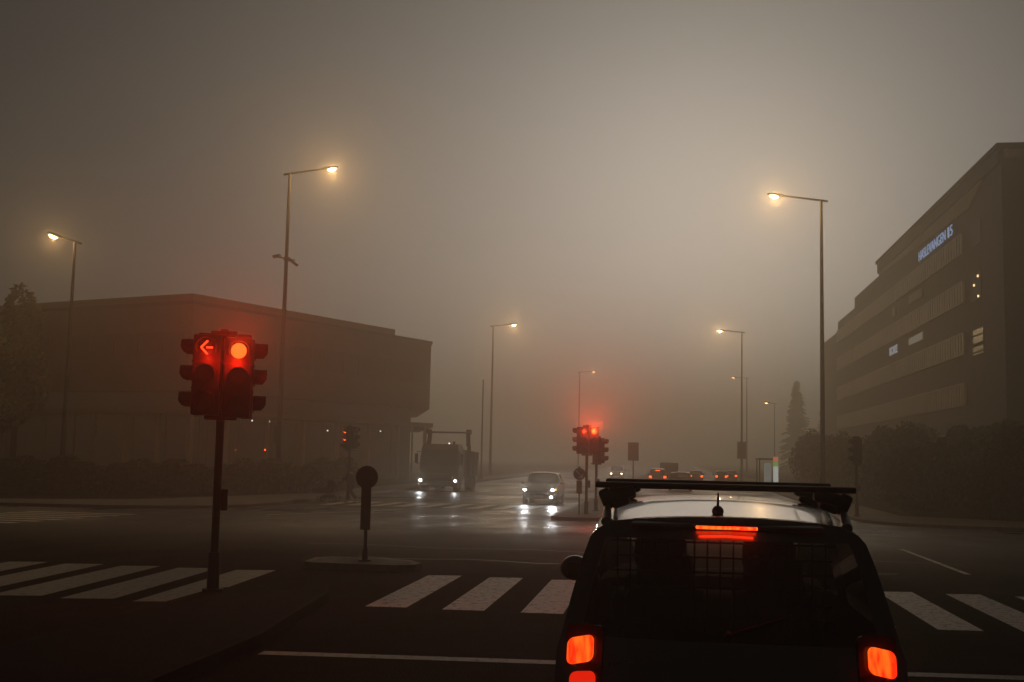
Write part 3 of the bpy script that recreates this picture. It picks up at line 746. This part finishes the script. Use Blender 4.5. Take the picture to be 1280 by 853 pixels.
# ------------------------------------------------------------------ skip truck
tk = thing('skip_truck', 'dark skip lorry with headlights on and a lifting frame above its cab', 'truck', (-14.75, 71.0, -0.38), 0)
# local: front faces -y
sec = [(0.02, .55, 1.20), (0.0, .9, 1.25), (.02, 1.45, 1.26), (.10, 2.1, 1.24), (.22, 2.75, 1.18), (.40, 2.98, 1.08)]
c = MB(); T = [-1, -.92, -.5, 0, .5, .92, 1]
fr = [[(w * t_, y + .10 * abs(t_) ** 3, z) for t_ in T] for y, z, w in sec]
c.grid(fr)
for s in (0, -1):
    c.grid([[r[s], (r[s][0], 2.0, r[s][2])] for r in fr])
c.grid([fr[-1], [(p[0], 2.0, p[2]) for p in fr[-1]]]); c.grid([[(p[0], 2.0, p[2]) for p in fr[-1]], [(p[0], 2.0, .55) for p in fr[0]]])
cab = c.build('cab', M['truck'], tk, True)
ws = [[(w * t_ * .9, y - .012 + .10 * abs(t_ * .9) ** 3, z) for t_ in T] for y, z, w in ((.035, 1.62, 1.26), (.10, 2.1, 1.24), (.19, 2.6, 1.2))]
MB().grid(ws).build('windscreen', M['darkglass'], tk, True)
MB().box((0, -.03, .92), (1.7, .05, .42), bev=.02).build('grille', M['black'], tk, True)
MB().box((0, -.06, .48), (2.5, .22, .34), bev=.06).build('bumper', M['dpole'], tk, True)
for s in (1, -1):
    h = MB().box((s * 1.10, -.10, .68), (.34, .14, .2), bev=.03).build('headlight', M['alu'], tk, True)
    MB().ball((s * 1.12, -.18, .68), (.085 if s < 0 else .075, .05, .075), 14, 8).build('lit_bulb', M['e_head'], h, True)
    light('lamp_or_fill_light', 'SPOT', (s * 1.12, -.3, .68), (.95, .98, 1), 80 if s < 0 else 34, tk, .05, (0.1, -1, .0), 75, 1.0)
    mr_ = MB().box((s * 1.46, .05, 2.05), (.20, .14, .62), bev=.03).path([(s * 1.2, .15, 2.5), (s * 1.46, .06, 2.45)], .02).path([(s * 1.2, .15, 1.7), (s * 1.46, .06, 1.7)], .02).build('door_mirror', M['black'], tk, True)
    MB().tube((s * .85, .55, 2.97), (s * .85, .55, 3.16), .085, .07, 12).build('beacon', M['amberlens'], tk, True)
    for y in (.9, 5.0, 6.3): MB().tube((s * .85, y, .5), (s * 1.2, y, .5), .5, .5, 22).build('wheel', M['rubber'], tk, True)
    a = MB().box((s * 1.32, 3.3, 1.9), (.22, .3, 2.2), (R(-3), 0, s * R(2)), .03).box((s * 1.30, 3.1, 3.35), (.24, .3, .95), (R(-6), s * R(-4), 0), .04).tube((s * 1.18, 3.05, 3.82), (s * 1.5, 3.05, 3.82), .16, .16, 14)
    a.build('lifting_arm', M['steelbox'], tk, True)
MB().tube((-1.3, 3.05, 3.78), (1.3, 3.05, 3.78), .055, .055, 10).build('crossbar', M['steelbox'], tk)
MB().box((0, 4.0, .78), (.9, 6.4, .28)).build('chassis', M['dpole'], tk)
sk = MB().prism([(2.4, .95), (7.4, .95), (8.0, 2.5), (2.3, 2.65)], -1.2, 1.2, Matrix(((0, 0, 1, 0), (1, 0, 0, 0), (0, 1, 0, 0), (0, 0, 0, 1))))
skip = sk.build('skip_container', M['steelbox'], tk)
for y in (3.2, 4.4, 5.6, 6.8): MB().box((1.235, y, 1.75), (.07, .12, 1.5)).build('rib', M['steelbox'], skip)
MB().ball((.62, .12, 3.03), (.05, .05, .05), 10, 8).build('lit_marker_lamp', M['e_dot'], tk, True)
MB().box((1.38, 1.2, 2.0), (.05, .1, 1.2), bev=.01).build('exhaust_stack', M['alu'], tk)

# ------------------------------------------------------------------ person and pram
def skin(name, verts, edges, radii, m, parent, root_i=0, sub=2):
    me = bpy.data.meshes.new(name); me.from_pydata([Vector(v) for v in verts], edges, [])
    o = bpy.data.objects.new(name, me); COL.objects.link(o); o.parent = parent
    sm = o.modifiers.new('skin', 'SKIN'); sm.use_smooth_shade = True
    if not me.skin_vertices: me.skin_vertices.new() if hasattr(me.skin_vertices, 'new') else None
    for i, r in enumerate(radii):
        me.skin_vertices[0].data[i].radius = (r, r) if not isinstance(r, tuple) else r
        me.skin_vertices[0].data[i].use_root = (i == root_i)
    ss = o.modifiers.new('sub', 'SUBSURF'); ss.levels = 1; ss.render_levels = sub
    me.materials.append(m)
    return o
pz = -0.38
def skin_mesh(name, verts, edges, radii, m, parent, root_i=0, sub=2):
    me0 = bpy.data.meshes.new(name)
    bm = bmesh.new(); lay = bm.verts.layers.skin.verify()
    vv = [bm.verts.new(v) for v in verts]
    for i, v in enumerate(vv):
        r = radii[i]; v[lay].radius = (r, r) if not isinstance(r, tuple) else r; v[lay].use_root = (i == root_i)
    for a, b_ in edges: bm.edges.new((vv[a], vv[b_]))
    bm.to_mesh(me0); bm.free()
    o = bpy.data.objects.new(name, me0); COL.objects.link(o)
    sm = o.modifiers.new('skin', 'SKIN'); sm.use_smooth_shade = True
    ss = o.modifiers.new('sub', 'SUBSURF'); ss.levels = sub; ss.render_levels = sub
    dg = bpy.context.evaluated_depsgraph_get(); dg.update()
    me = bpy.data.meshes.new_from_object(o.evaluated_get(dg))
    bpy.data.objects.remove(o); me.materials.clear(); me.materials.append(m); me.name = name
    o2 = bpy.data.objects.new(name, me); COL.objects.link(o2)
    if parent: o2.parent = parent
    return o2
pp = thing('person', 'person in a long dark coat walking left over the far crossing and pushing a pram', 'person', (-14.95, 51.9, pz), 0)
# local: walks towards -x; mid-stride, leaning forward, arms reaching to the pram handle
bv = [(0, 0, .92), (-.02, 0, 1.12), (-.05, 0, 1.32), (-.075, 0, 1.46), (-.10, 0, 1.56), (-.125, 0, 1.66), (-.13, 0, 1.72),
      (-.06, .18, 1.43), (-.10, .23, 1.20), (-.36, .20, 1.06), (-.44, .19, 1.03), (-.06, -.18, 1.43), (-.10, -.23, 1.20), (-.36, -.20, 1.06), (-.44, -.19, 1.03),
      (.0, .10, .86), (-.14, .10, .50), (-.16, .10, .10), (-.28, .10, .05), (.0, -.10, .86), (.06, -.10, .50), (.34, -.10, .20), (.27, -.10, .07)]
be = [(0, 1), (1, 2), (2, 3), (3, 4), (4, 5), (5, 6), (3, 7), (7, 8), (8, 9), (9, 10), (3, 11), (11, 12), (12, 13), (13, 14), (0, 15), (15, 16), (16, 17), (17, 18), (0, 19), (19, 20), (20, 21), (21, 22)]
br = [.15, .145, .16, .11, .055, .085, .07, .075, .058, .042, .035, .075, .058, .042, .035, .10, .065, .045, .035, .10, .065, .045, .035]
fing = []
for s, bi in ((1, 10), (-1, 14)):
    for q in range(4):
        y = s * .19 + (q - 1.5) * .019
        i = len(bv); bv += [(-.475, y, 1.03), (-.505, y, 1.015), (-.505, y, .985), (-.485, y, .975)]; br += [.012, .011, .010, .009]; be += [(bi, i), (i, i + 1), (i + 1, i + 2), (i + 2, i + 3)]
    i = len(bv); y = s * .19 - s * .045; bv += [(-.455, y, 1.01), (-.49, y, .985)]; br += [.013, .011]; be += [(bi, i), (i, i + 1)]
skin_mesh('body', bv, be, br, M['skin'], pp)
cv = [(0, 0, .60), (-.0, 0, .92), (-.03, 0, 1.15), (-.06, 0, 1.34), (-.075, 0, 1.45), (-.06, .19, 1.42), (-.105, .24, 1.19), (-.35, .205, 1.06), (-.06, -.19, 1.42), (-.105, -.24, 1.19), (-.35, -.205, 1.06)]
skin_mesh('coat', cv, [(0, 1), (1, 2), (2, 3), (3, 4), (3, 5), (5, 6), (6, 7), (3, 8), (8, 9), (9, 10)], [(.19, .23), (.185, .21), .185, .19, .11, .09, .075, .06, .09, .075, .06], M['coat'], pp, 1)
skin_mesh('trousers', [(0, 0, .88), (0, .10, .84), (-.14, .10, .50), (-.165, .10, .09), (0, -.10, .84), (.06, -.10, .50), (.345, -.10, .185)], [(0, 1), (1, 2), (2, 3), (0, 4), (4, 5), (5, 6)], [.14, .11, .085, .07, .11, .085, .07], M['trousers'], pp)
hb = MB().ball((-.105, 0, 1.695), (.122, .112, .135), 18, 12).ball((-.075, 0, 1.56), (.10, .115, .13), 16, 10).ball((-.05, 0, 1.47), (.13, .17, .09), 16, 10); hb.build('hood', M['coat'], pp, True)
fc = MB().ball((-.228, 0, 1.655), (.022, .018, .03), 8, 6).ball((-.213, .035, 1.69), (.012, .012, .01), 8, 6).ball((-.213, -.035, 1.69), (.012, .012, .01), 8, 6); fc.build('face', M['skin'], pp, True)
for p in ((-.20, .10, .045, 0), (.27, -.10, .075, 38)):
    MB().ball((p[0] - .03, p[1], p[2]), (.14, .05, .045), 14, 8, (0, R(p[3]), 0)).build('shoe', M['shoe'], pp, True)
pm = thing('pram', 'dark pram with its hood up being pushed left by the person in the long coat', 'pram', (-15.95, 52.0, pz), 0)
for x, r in ((-.42, .13), (.22, .17)):
    for s in (1, -1):
        w = MB(); 
        for i in range(20):
            a, b_ = 2 * PI * i / 20, 2 * PI * (i + 1) / 20
            w.tube((x + r * math.cos(a), s * .27, r + .012 + r * math.sin(a)), (x + r * math.cos(b_), s * .27, r + .012 + r * math.sin(b_)), .018, seg=6)
        for i in range(6): w.tube((x, s * .27, r + .012), (x + r * math.cos(i * PI / 3), s * .27, r + .012 + r * math.sin(i * PI / 3)), .006, seg=5)
        w.build('wheel', M['rubber'], pm)
f = MB()
for s in (1, -1):
    f.path([(-.42, s * .25, .14), (.22, s * .25, .62), (.42, s * .22, .92), (.52, s * .2, 1.03)], .014)
    f.path([(.22, s * .25, .18), (-.35, s * .25, .60)], .014)
f.tube((.52, -.2, 1.03), (.52, .2, 1.03), .016); f.build('frame', M['black'], pm)
b = MB().prism([(-.85, .50), (-.74, .42), (.12, .40), (.26, .62), (.22, .72), (-.70, .60), (-.84, .60)], -.21, .21, Matrix(((1, 0, 0, 0), (0, 0, 1, 0), (0, 1, 0, 0), (0, 0, 0, 1))))
b.build('carrycot', M['pramcloth'], pm)
n = 10; hd = [[(.06 + .34 * math.cos(R(60 + 120 * 0)) * 0 + .40 * math.cos(R(a)) * .8, s_, .66 + .36 * math.sin(R(a))) for s_ in (-.22, -.2, 0, .2, .22)] for a in [5 + 115 * i / n for i in range(n + 1)]]
h = MB().grid(hd)
for s_ in (-.22, .22):
    pts = [h.bm.verts.new((.06 + .40 * math.cos(R(5 + 115 * i / n)) * .8, s_, .66 + .36 * math.sin(R(5 + 115 * i / n)))) for i in range(n + 1)] + [h.bm.verts.new((.0, s_, .62))]
    h.bm.faces.new(pts)
h.build('hood', M['pramcloth'], pm, True)
MB().box((-.05, 0, .27), (.5, .36, .14), bev=.04).build('basket', M['pramcloth'], pm, True)

# ------------------------------------------------------------------ vegetation
def leaves(mb, c, rad, n, size, flat=1.0, rng=random):
    for _ in range(n):
        while True:
            p = Vector((rng.uniform(-1, 1), rng.uniform(-1, 1), rng.uniform(-1, 1)))
            if 0.25 < p.length <= 1: break
        p = p.normalized() * p.length ** 0.5
        q = Vector((c[0] + p.x * rad[0], c[1] + p.y * rad[1], c[2] + p.z * rad[2]))
        nrm = Vector((rng.gauss(0, 1), rng.gauss(0, 1), rng.gauss(0, 1))).normalized()
        u = nrm.orthogonal().normalized(); v = nrm.cross(u); s = size * rng.uniform(.5, 1.3)
        mb.quad(q - u * s, q - v * s * .5, q + u * s, q + v * s * .5)
def shrub(label, loc, rx, ry, H, n=2600, size=.16, m='leaf', group='bushes along the right pavement', cat='bush', seed=1, nm='bush'):
    rng = random.Random(seed)
    t = thing(nm, label, cat, loc, 0, group)
    mb = MB(); k = 11
    for i in range(k):
        a = rng.uniform(0, 2 * PI); d = rng.uniform(0, .65); z = rng.uniform(.22, .78)
        r = rng.uniform(.28, .45)
        leaves(mb, (rx * d * math.cos(a), ry * d * math.sin(a), H * z), (rx * r, ry * r, H * .27), n // k, size, rng=rng)
    leaves(mb, (0, 0, H * .45), (rx * .9, ry * .9, H * .42), n // 3, size, rng=rng)
    mb.build('foliage', M[m], t, fixn=False)
    st_ = MB()
    for i in range(5):
        a = rng.uniform(0, 2 * PI); st_.tube((0.1 * math.cos(a), .1 * math.sin(a), -.05), (rx * .5 * math.cos(a), ry * .5 * math.sin(a), H * .7), .05, .015, 6)
    st_.build('stems', M['bark'], t)
    return t
# hedge-like mass of bushes on the right
bz = -0.25
specs = [(10.8, 52.5, 2.2, 2.4, 3.4), (13.6, 51.5, 2.6, 2.4, 4.1), (17.2, 52.0, 2.8, 2.6, 4.2), (21.0, 53.0, 3.0, 2.8, 4.4), (25.2, 54.5, 3.2, 3.0, 4.6),
         (11.5, 60.0, 2.2, 3.2, 4.3), (15.5, 60.5, 3.2, 3.2, 4.8), (11.3, 68.0, 2.0, 3.6, 4.4), (10.8, 77.0, 1.8, 4.0, 4.2), (14.2, 74.0, 2.6, 3.6, 5.0), (11.0, 88.0, 1.8, 4.6, 4.3), (11.5, 100.0, 2.0, 5.0, 5.0), (29.5, 56.0, 3.2, 3.0, 4.8)]
protos = {}
for i, (x, y, rx, ry, H) in enumerate(specs):
    lab = 'dense dark bush in the thicket before the office building on the right'
    if i < 3:
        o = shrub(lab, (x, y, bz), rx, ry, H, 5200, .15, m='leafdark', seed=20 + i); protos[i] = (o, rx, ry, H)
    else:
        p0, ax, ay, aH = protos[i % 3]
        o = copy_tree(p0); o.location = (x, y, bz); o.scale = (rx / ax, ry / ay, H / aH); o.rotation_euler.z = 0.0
# low hedge in front of the building on the left
for i, (x, y, rx, ry, H) in enumerate([(-18.9, 62.5, 1.6, 2.2, 1.9), (-19.9, 59.6, 1.9, 2.2, 1.6), (-21.3, 57.0, 1.8, 2.2, 1.8), (-22.7, 54.4, 2.0, 2.0, 1.5), (-24.4, 52.0, 2.2, 1.6, 1.7), (-26.4, 50.6, 2.2, 1.6, 1.5), (-28.6, 49.2, 2.4, 1.5, 1.75), (-31.0, 48.2, 2.4, 1.5, 1.6), (-33.4, 47.3, 2.4, 1.6, 1.9), (-36.5, 46.0, 2.8, 1.8, 2.0)]):
    if i == 0: lowp = shrub('low clipped bush in the row before the long building on the left', (x, y, bz), rx, ry, H, 2400, .13, group='low bushes on the left verge', seed=50); low0 = (rx, ry, H)
    else:
        o = copy_tree(lowp); o.location = (x, y, bz); o.scale = (rx / low0[0], ry / low0[1], H / low0[2]); o.rotation_euler.z = 0

def conifer(label, loc, H, rad, seed, group='conifers beyond the bushes on the right'):
    rng = random.Random(seed); t = thing('conifer_tree', label, 'tree', loc, 0, group)
    MB().tube((0, 0, 0), (0, 0, H * .95), .16, .02, 8).build('trunk', M['bark'], t)
    mb = MB(); lev = 34; sc_ = H / 11
    for i in range(lev):
        z = H * (.10 + .88 * i / lev); r = rad * (1 - i / lev) ** .85 + .12
        for b_ in range(13):
            a = rng.uniform(0, 2 * PI); rr_ = r * rng.uniform(.5, 1.12); z = H * (.08 + .90 * (i + rng.uniform(-.6, .6)) / lev)
            for q in range(10):
                f_ = (q + .5) / 10; p = Vector((math.cos(a) * rr_ * f_, math.sin(a) * rr_ * f_, z - rr_ * f_ * .35 + rng.uniform(-.1, .1)))
                u = Vector((math.cos(a + rng.uniform(-.8, .8)), math.sin(a + rng.uniform(-.8, .8)), rng.uniform(-.5, .1))).normalized() * .34 * sc_; v = u.orthogonal().normalized() * .11 * sc_
                mb.quad(p - u, p - v, p + u, p + v)
    mb.build('crown', M['needle'], t, fixn=False)
    return t
conifer('tall pointed conifer in the fog left of the tallest right lamp', (24.0, 232, bz), 18.6, 4.0, 3)
conifer('slimmer lower conifer beside the tall pointed one in the fog', (27.5, 215, bz), 14.2, 3.6, 4)

def leafy_tree(label, loc, H, crown, n, seed, group):
    rng = random.Random(seed); t = thing('leafy_tree', label, 'tree', loc, 0, group)
    tr = MB().tube((0, 0, 0), (0, 0, H * .45), .2, .14, 10)
    lv = MB()
    for i in range(12):
        a = rng.uniform(0, 2 * PI); d = crown * rng.uniform(.15, .75); z = H * rng.uniform(.42, .88)
        tr.tube((0, 0, H * .38), (d * math.cos(a), d * math.sin(a), z), .09, .02, 6)
        leaves(lv, (d * math.cos(a), d * math.sin(a), z), (crown * .42, crown * .42, H * .13), n // 12, .17, rng=rng)
    tr.build('trunk', M['bark'], t); lv.build('crown', M['leaf'], t, fixn=False)
    return t
leafy_tree('round crowned dark tree at the far left edge behind the left lamp', (-37.0, 60.0, bz), 11.6, 2.0, 6500, 8, None)
leafy_tree('broad lower dark tree at the left edge below the round crowned one', (-38.0, 55.5, bz), 8.9, 4.1, 8500, 9, None)

# ------------------------------------------------------------------ office building on the right
ob = thing('office_building', 'dark office block on the right with pale window bands and blue lit letters', 'building', (20.7, 75.35, -0.3), 0)
X1 = 26.0
def loc_box(mb, x0, x1, y0, y1, z0, z1): return mb.box(((x0 + x1) / 2, (y0 + y1) / 2, (z0 + z1) / 2), (x1 - x0, y1 - y0, z1 - z0))
zo = .3
vol = MB()
loc_box(vol, 0, X1, 0, 44.2, 0, 22.5 + zo - .25); loc_box(vol, 0.02, X1, 44.2, 60.7, 0, 21.15 + zo); loc_box(vol, .04, X1, 60.7, 74.6, 0, 19.95 + zo); loc_box(vol, .06, X1, 74.6, 90, 0, 18.7 + zo)
vol.build('wall', M['facade'], ob)
rf = MB(); loc_box(rf, -.35, X1 + .3, -.35, 44.4, 22.3 + zo, 22.6 + zo); rf.build('roof', M['roof'], ob)
up = MB(); loc_box(up, -.22, 0, -.0, 44.2, 21.35 + zo, 22.28 + zo); up.build('parapet', M['facade'], ob)
Myz = Matrix(((0, 0, 1, 0), (1, 0, 0, 0), (0, 1, 0, 0), (0, 0, 0, 1)))
MB().prism([(4.5, 21.30 + zo), (7.9, 20.15 + zo), (33, 20.75 + zo), (44, 21.1 + zo), (44, 21.33 + zo), (5.0, 21.33 + zo)], -.12, -.004, Myz).build('soffit', M['soffit'], ob)
def band(z0, z1, y0, y1, n, nm='window_band'):
    g = MB(); loc_box(g, -.03, .10, y0, y1, z0 + zo, z1 + zo); w = g.build(nm, M['darkglass'], ob)
    f = MB()
    for i in range(n + 1):
        y = y0 + (y1 - y0) * i / n
        f.box((-.11, y, (z0 + z1) / 2 + zo), (.18, (y1 - y0) / n * .52, z1 - z0 + .06))
    f.box((-.08, (y0 + y1) / 2, z0 + zo - .05), (.2, y1 - y0 + .1, .06)); f.box((-.08, (y0 + y1) / 2, z1 + zo + .06), (.2, y1 - y0 + .1, .06))
    f.build('fins', M['fins'], w)
for z0, z1 in ((17.3, 18.65), (13.7, 15.15), (9.95, 11.4), (6.3, 7.75)):
    band(z0, z1, 9.95, 60.6, 62)
    band(z0 - .0, z1, 62, 74.2, 14)
for z0, z1 in ((2.7, 4.1),): band(z0, z1, 9.95, 60.6, 40)
MT = Matrix(((0, 0, -1, 0), (-1, 0, 0, 0), (0, 1, 0, 0), (0, 0, 0, 1)))
def facade_text(nm, s, yc, zc, size, length, m, bold=0.0):
    text_mesh(nm, s, size, .03, m, Matrix.Translation((-.10, yc - 75.35, zc + zo)) @ MT, ob, length, bold)
facade_text('lit_lettering', 'HASLEVANGEN', 95.2, 19.55, 1.18, 9.7, M['e_blue'], -.012)
facade_text('lit_lettering', '1', 89.35, 19.55, 1.18, .42, M['e_blue'], -.012)
facade_text('lit_lettering', '5', 88.45, 19.55, 1.18, .66, M['e_blue'], -.012)
facade_text('lit_lettering', 'KOKE', 112.0, 12.68, 1.05, 3.9, M['e_white'], .02)
for yc, zc, ln, hh, m in ((102.0, 12.75, 5.6, .62, 'e_plate'), (101.8, 16.45, 5.6, .8, 'soffit'), (111.6, 16.35, 1.6, .9, 'soffit')):
    b = MB(); b.box((-.06, yc - 75.35, zc + zo), (.1, ln, hh), bev=.02); b.build('sign_plate', M[m], ob)
w = MB().box((-.02, 6.6, 14.3 + zo), (.08, 2.6, 1.9)).build('window', M['dullglass'], ob)
for y, z in ((5.9, 14.95), (6.95, 14.45), (5.9, 13.55)): MB().ball((-.09, y, z + zo), (.05, .17, .09), 10, 8).build('room_lamp', M['e_warm'], w, True)
w = MB().box((-.02, 6.3, 10.45 + zo), (.08, 2.7, 1.75)).build('lit_window', M['e_room'], ob)
b = MB()
for z in (9.75, 10.25, 10.9): b.box((-.075, 6.3, z + zo), (.03, 2.8, .09 if z != 10.25 else .25))
b.build('blind', M['facade'], w)
MB().box((-.02, 6.4, 18.0 + zo), (.08, 2.6, 1.6)).build('window', M['dullglass'], ob)
r_ = MB(); loc_box(r_, .15, X1, -.09, -.004, 21.72 + zo, 22.26 + zo)
for i in range(60): r_.box((.4 + i * .43, -.12, 21.99 + zo), (.10, .06, .54))
r_.build('pale_roof_panel', M['soffit'], ob)
for z in (17.3, 13.7, 9.95, 6.3, 2.7):
    g = MB(); loc_box(g, 2.0, 24, -.05, .1, z + zo, z + 1.45 + zo); g.build('window_band', M['darkglass'], ob)

# ------------------------------------------------------------------ long low building on the left
lb_ = thing('commercial_building', 'long low flat roofed building on the left with an overhanging dark upper floor', 'building', (0, 0, -0.3), 0)
zo = .3
A, Cc, D_, E_ = (-21.5, 98.8), (-32.2, 72.3), (-43.5, 76.2), (-91, 94)
foot = [A, Cc, D_, E_, (-91, 122), (-28, 122)]
MB().prism(foot, 5.9 + zo, 11.7 + zo).build('upper_floor', M['cladL'], lb_)
MB().prism(inset(foot, -.12), 11.702 + zo, 11.92 + zo).build('roof', M['roof'], lb_)
MB().prism(inset(foot, 3.2), 11.93 + zo, 13.0 + zo).build('plant_room', M['cladL'], lb_)
MB().prism(inset(foot, 1.6), 0, 5.89 + zo).build('ground_floor', M['shopglass'], lb_)
MB().prism(inset(foot, -.35), 4.3 + zo, 4.65 + zo).build('canopy', M['cladL'], lb_)
def along(p, q, n):
    p, q = Vector(p), Vector(q); return [p + (q - p) * (i / n) for i in range(n + 1)]
for seg, n in (((A, Cc), 7), ((Cc, D_), 4), ((D_, E_), 8)):
    d = (Vector(seg[1]) - Vector(seg[0])).normalized(); ang = math.atan2(d.y, d.x); nrm = Vector((d.y, -d.x))
    if nrm.dot(Vector(seg[0]) - Vector((-58, 110))) < 0: nrm = -nrm
    for p in along(*seg, n)[:-1]:
        q = p - nrm * .4
        MB().tube((q.x, q.y, 0), (q.x, q.y, 4.299 + zo), .17, .17, 12).build('column', M['concrete'], lb_, True)
    # joints of the wall panels and the window strip of the upper floor
    mid = (Vector(seg[0]) + Vector(seg[1])) / 2 + nrm * .02; ln = (Vector(seg[1]) - Vector(seg[0])).length
    wb_ = MB().box((mid.x, mid.y, 9.0 + zo), (ln * .94, .10, 1.7), (0, 0, ang)).build('window_band', M['bandglass'], lb_)
    j = MB(); k = int(ln / 2)
    for i in range(k + 1):
        p = Vector(seg[0]) + d * (ln * (.03 + .94 * i / k)) + nrm * .07; j.box((p.x, p.y, 9.0 + zo), (.09, .08, 1.8), (0, 0, ang))
    j.box((mid.x + nrm.x * .05, mid.y + nrm.y * .05, 8.12 + zo), (ln * .94, .08, .08), (0, 0, ang)).box((mid.x + nrm.x * .05, mid.y + nrm.y * .05, 9.88 + zo), (ln * .94, .08, .08), (0, 0, ang))
    j.build('window_frame', M['cladL'], wb_)
    s_ = MB()
    for i in range(int(ln / 3.1)):
        p = Vector(seg[0]) + d * (i * 3.1 + .3) - nrm * 1.55; s_.box((p.x, p.y, 2.2 + zo), (.1, .1, 4.2), (0, 0, ang))
    q = mid - nrm * 1.57; s_.box((q.x, q.y, .2 + zo), (ln * .96, .1, .1), (0, 0, ang)).box((q.x, q.y, 4.2 + zo), (ln * .96, .1, .1), (0, 0, ang))
    s_.build('shopfront_frames', M['cladL'], lb_)
def bdot(x, y, z, m='e_dot', r=.042): MB().ball((x, y, z), (r, r, r), 10, 8).build('downlight', M[m], lb_, True)
bdot(-30.4, 79.4, 4.1 + zo, r=.055); bdot(-29.4, 80.2, 4.08 + zo, r=.055); bdot(-26.7, 85.8, 3.6 + zo, r=.055); bdot(-24.1, 92, 3.75 + zo, r=.055)
bdot(-28.3, 76.6, 2.0 + zo, 'e_redsmall', .06); bdot(-29.7, 74.7, 1.95 + zo, 'e_redsmall', .035)

# ------------------------------------------------------------------ lit pylon and shelter in the distance on the right
py_ = thing('sign_pylon', 'slim lit pylon banded red, green and white in front of the far trees', 'sign', (7.55, 88, bz), 0)
MB().box((0, 0, .12), (.55, .4, .24), bev=.02).build('base', M['concrete'], py_)
MB().box((0, 0, 1.03), (.36, .22, 1.58), bev=.01).build('white_panel', M['e_pylonwhite'], py_)
MB().box((0, 0, 2.0), (.36, .22, .34), bev=.01).build('green_panel', M['e_pylongreen'], py_)
MB().box((0, 0, 2.36), (.36, .22, .36), bev=.01).build('red_panel', M['e_pylonred'], py_)
sh = thing('bus_shelter', 'small glazed shelter with a pale lit panel left of the banded pylon', 'shelter', (7.05, 90, bz), 0)
MB().box((0, 0, 2.35), (1.5, 3.2, .12), bev=.03).build('roof', M['dpole'], sh)
for y in (-1.45, 1.45):
    for x in (-.65, .65): MB().tube((x, y, 0), (x, y, 2.3), .045, .045, 10).build('post', M['dpole'], sh)
MB().box((.62, 0, 1.25), (.02, 2.7, 1.9)).build('glass_wall', M['clearglass'], sh)
MB().box((-.05, -1.35, 1.2), (.55, .12, 1.7), bev=.03).build('lit_panel', M['e_panel'], sh)
MB().box((.35, .2, .48), (.4, 1.8, .06), bev=.02).build('bench', M['dpole'], sh)
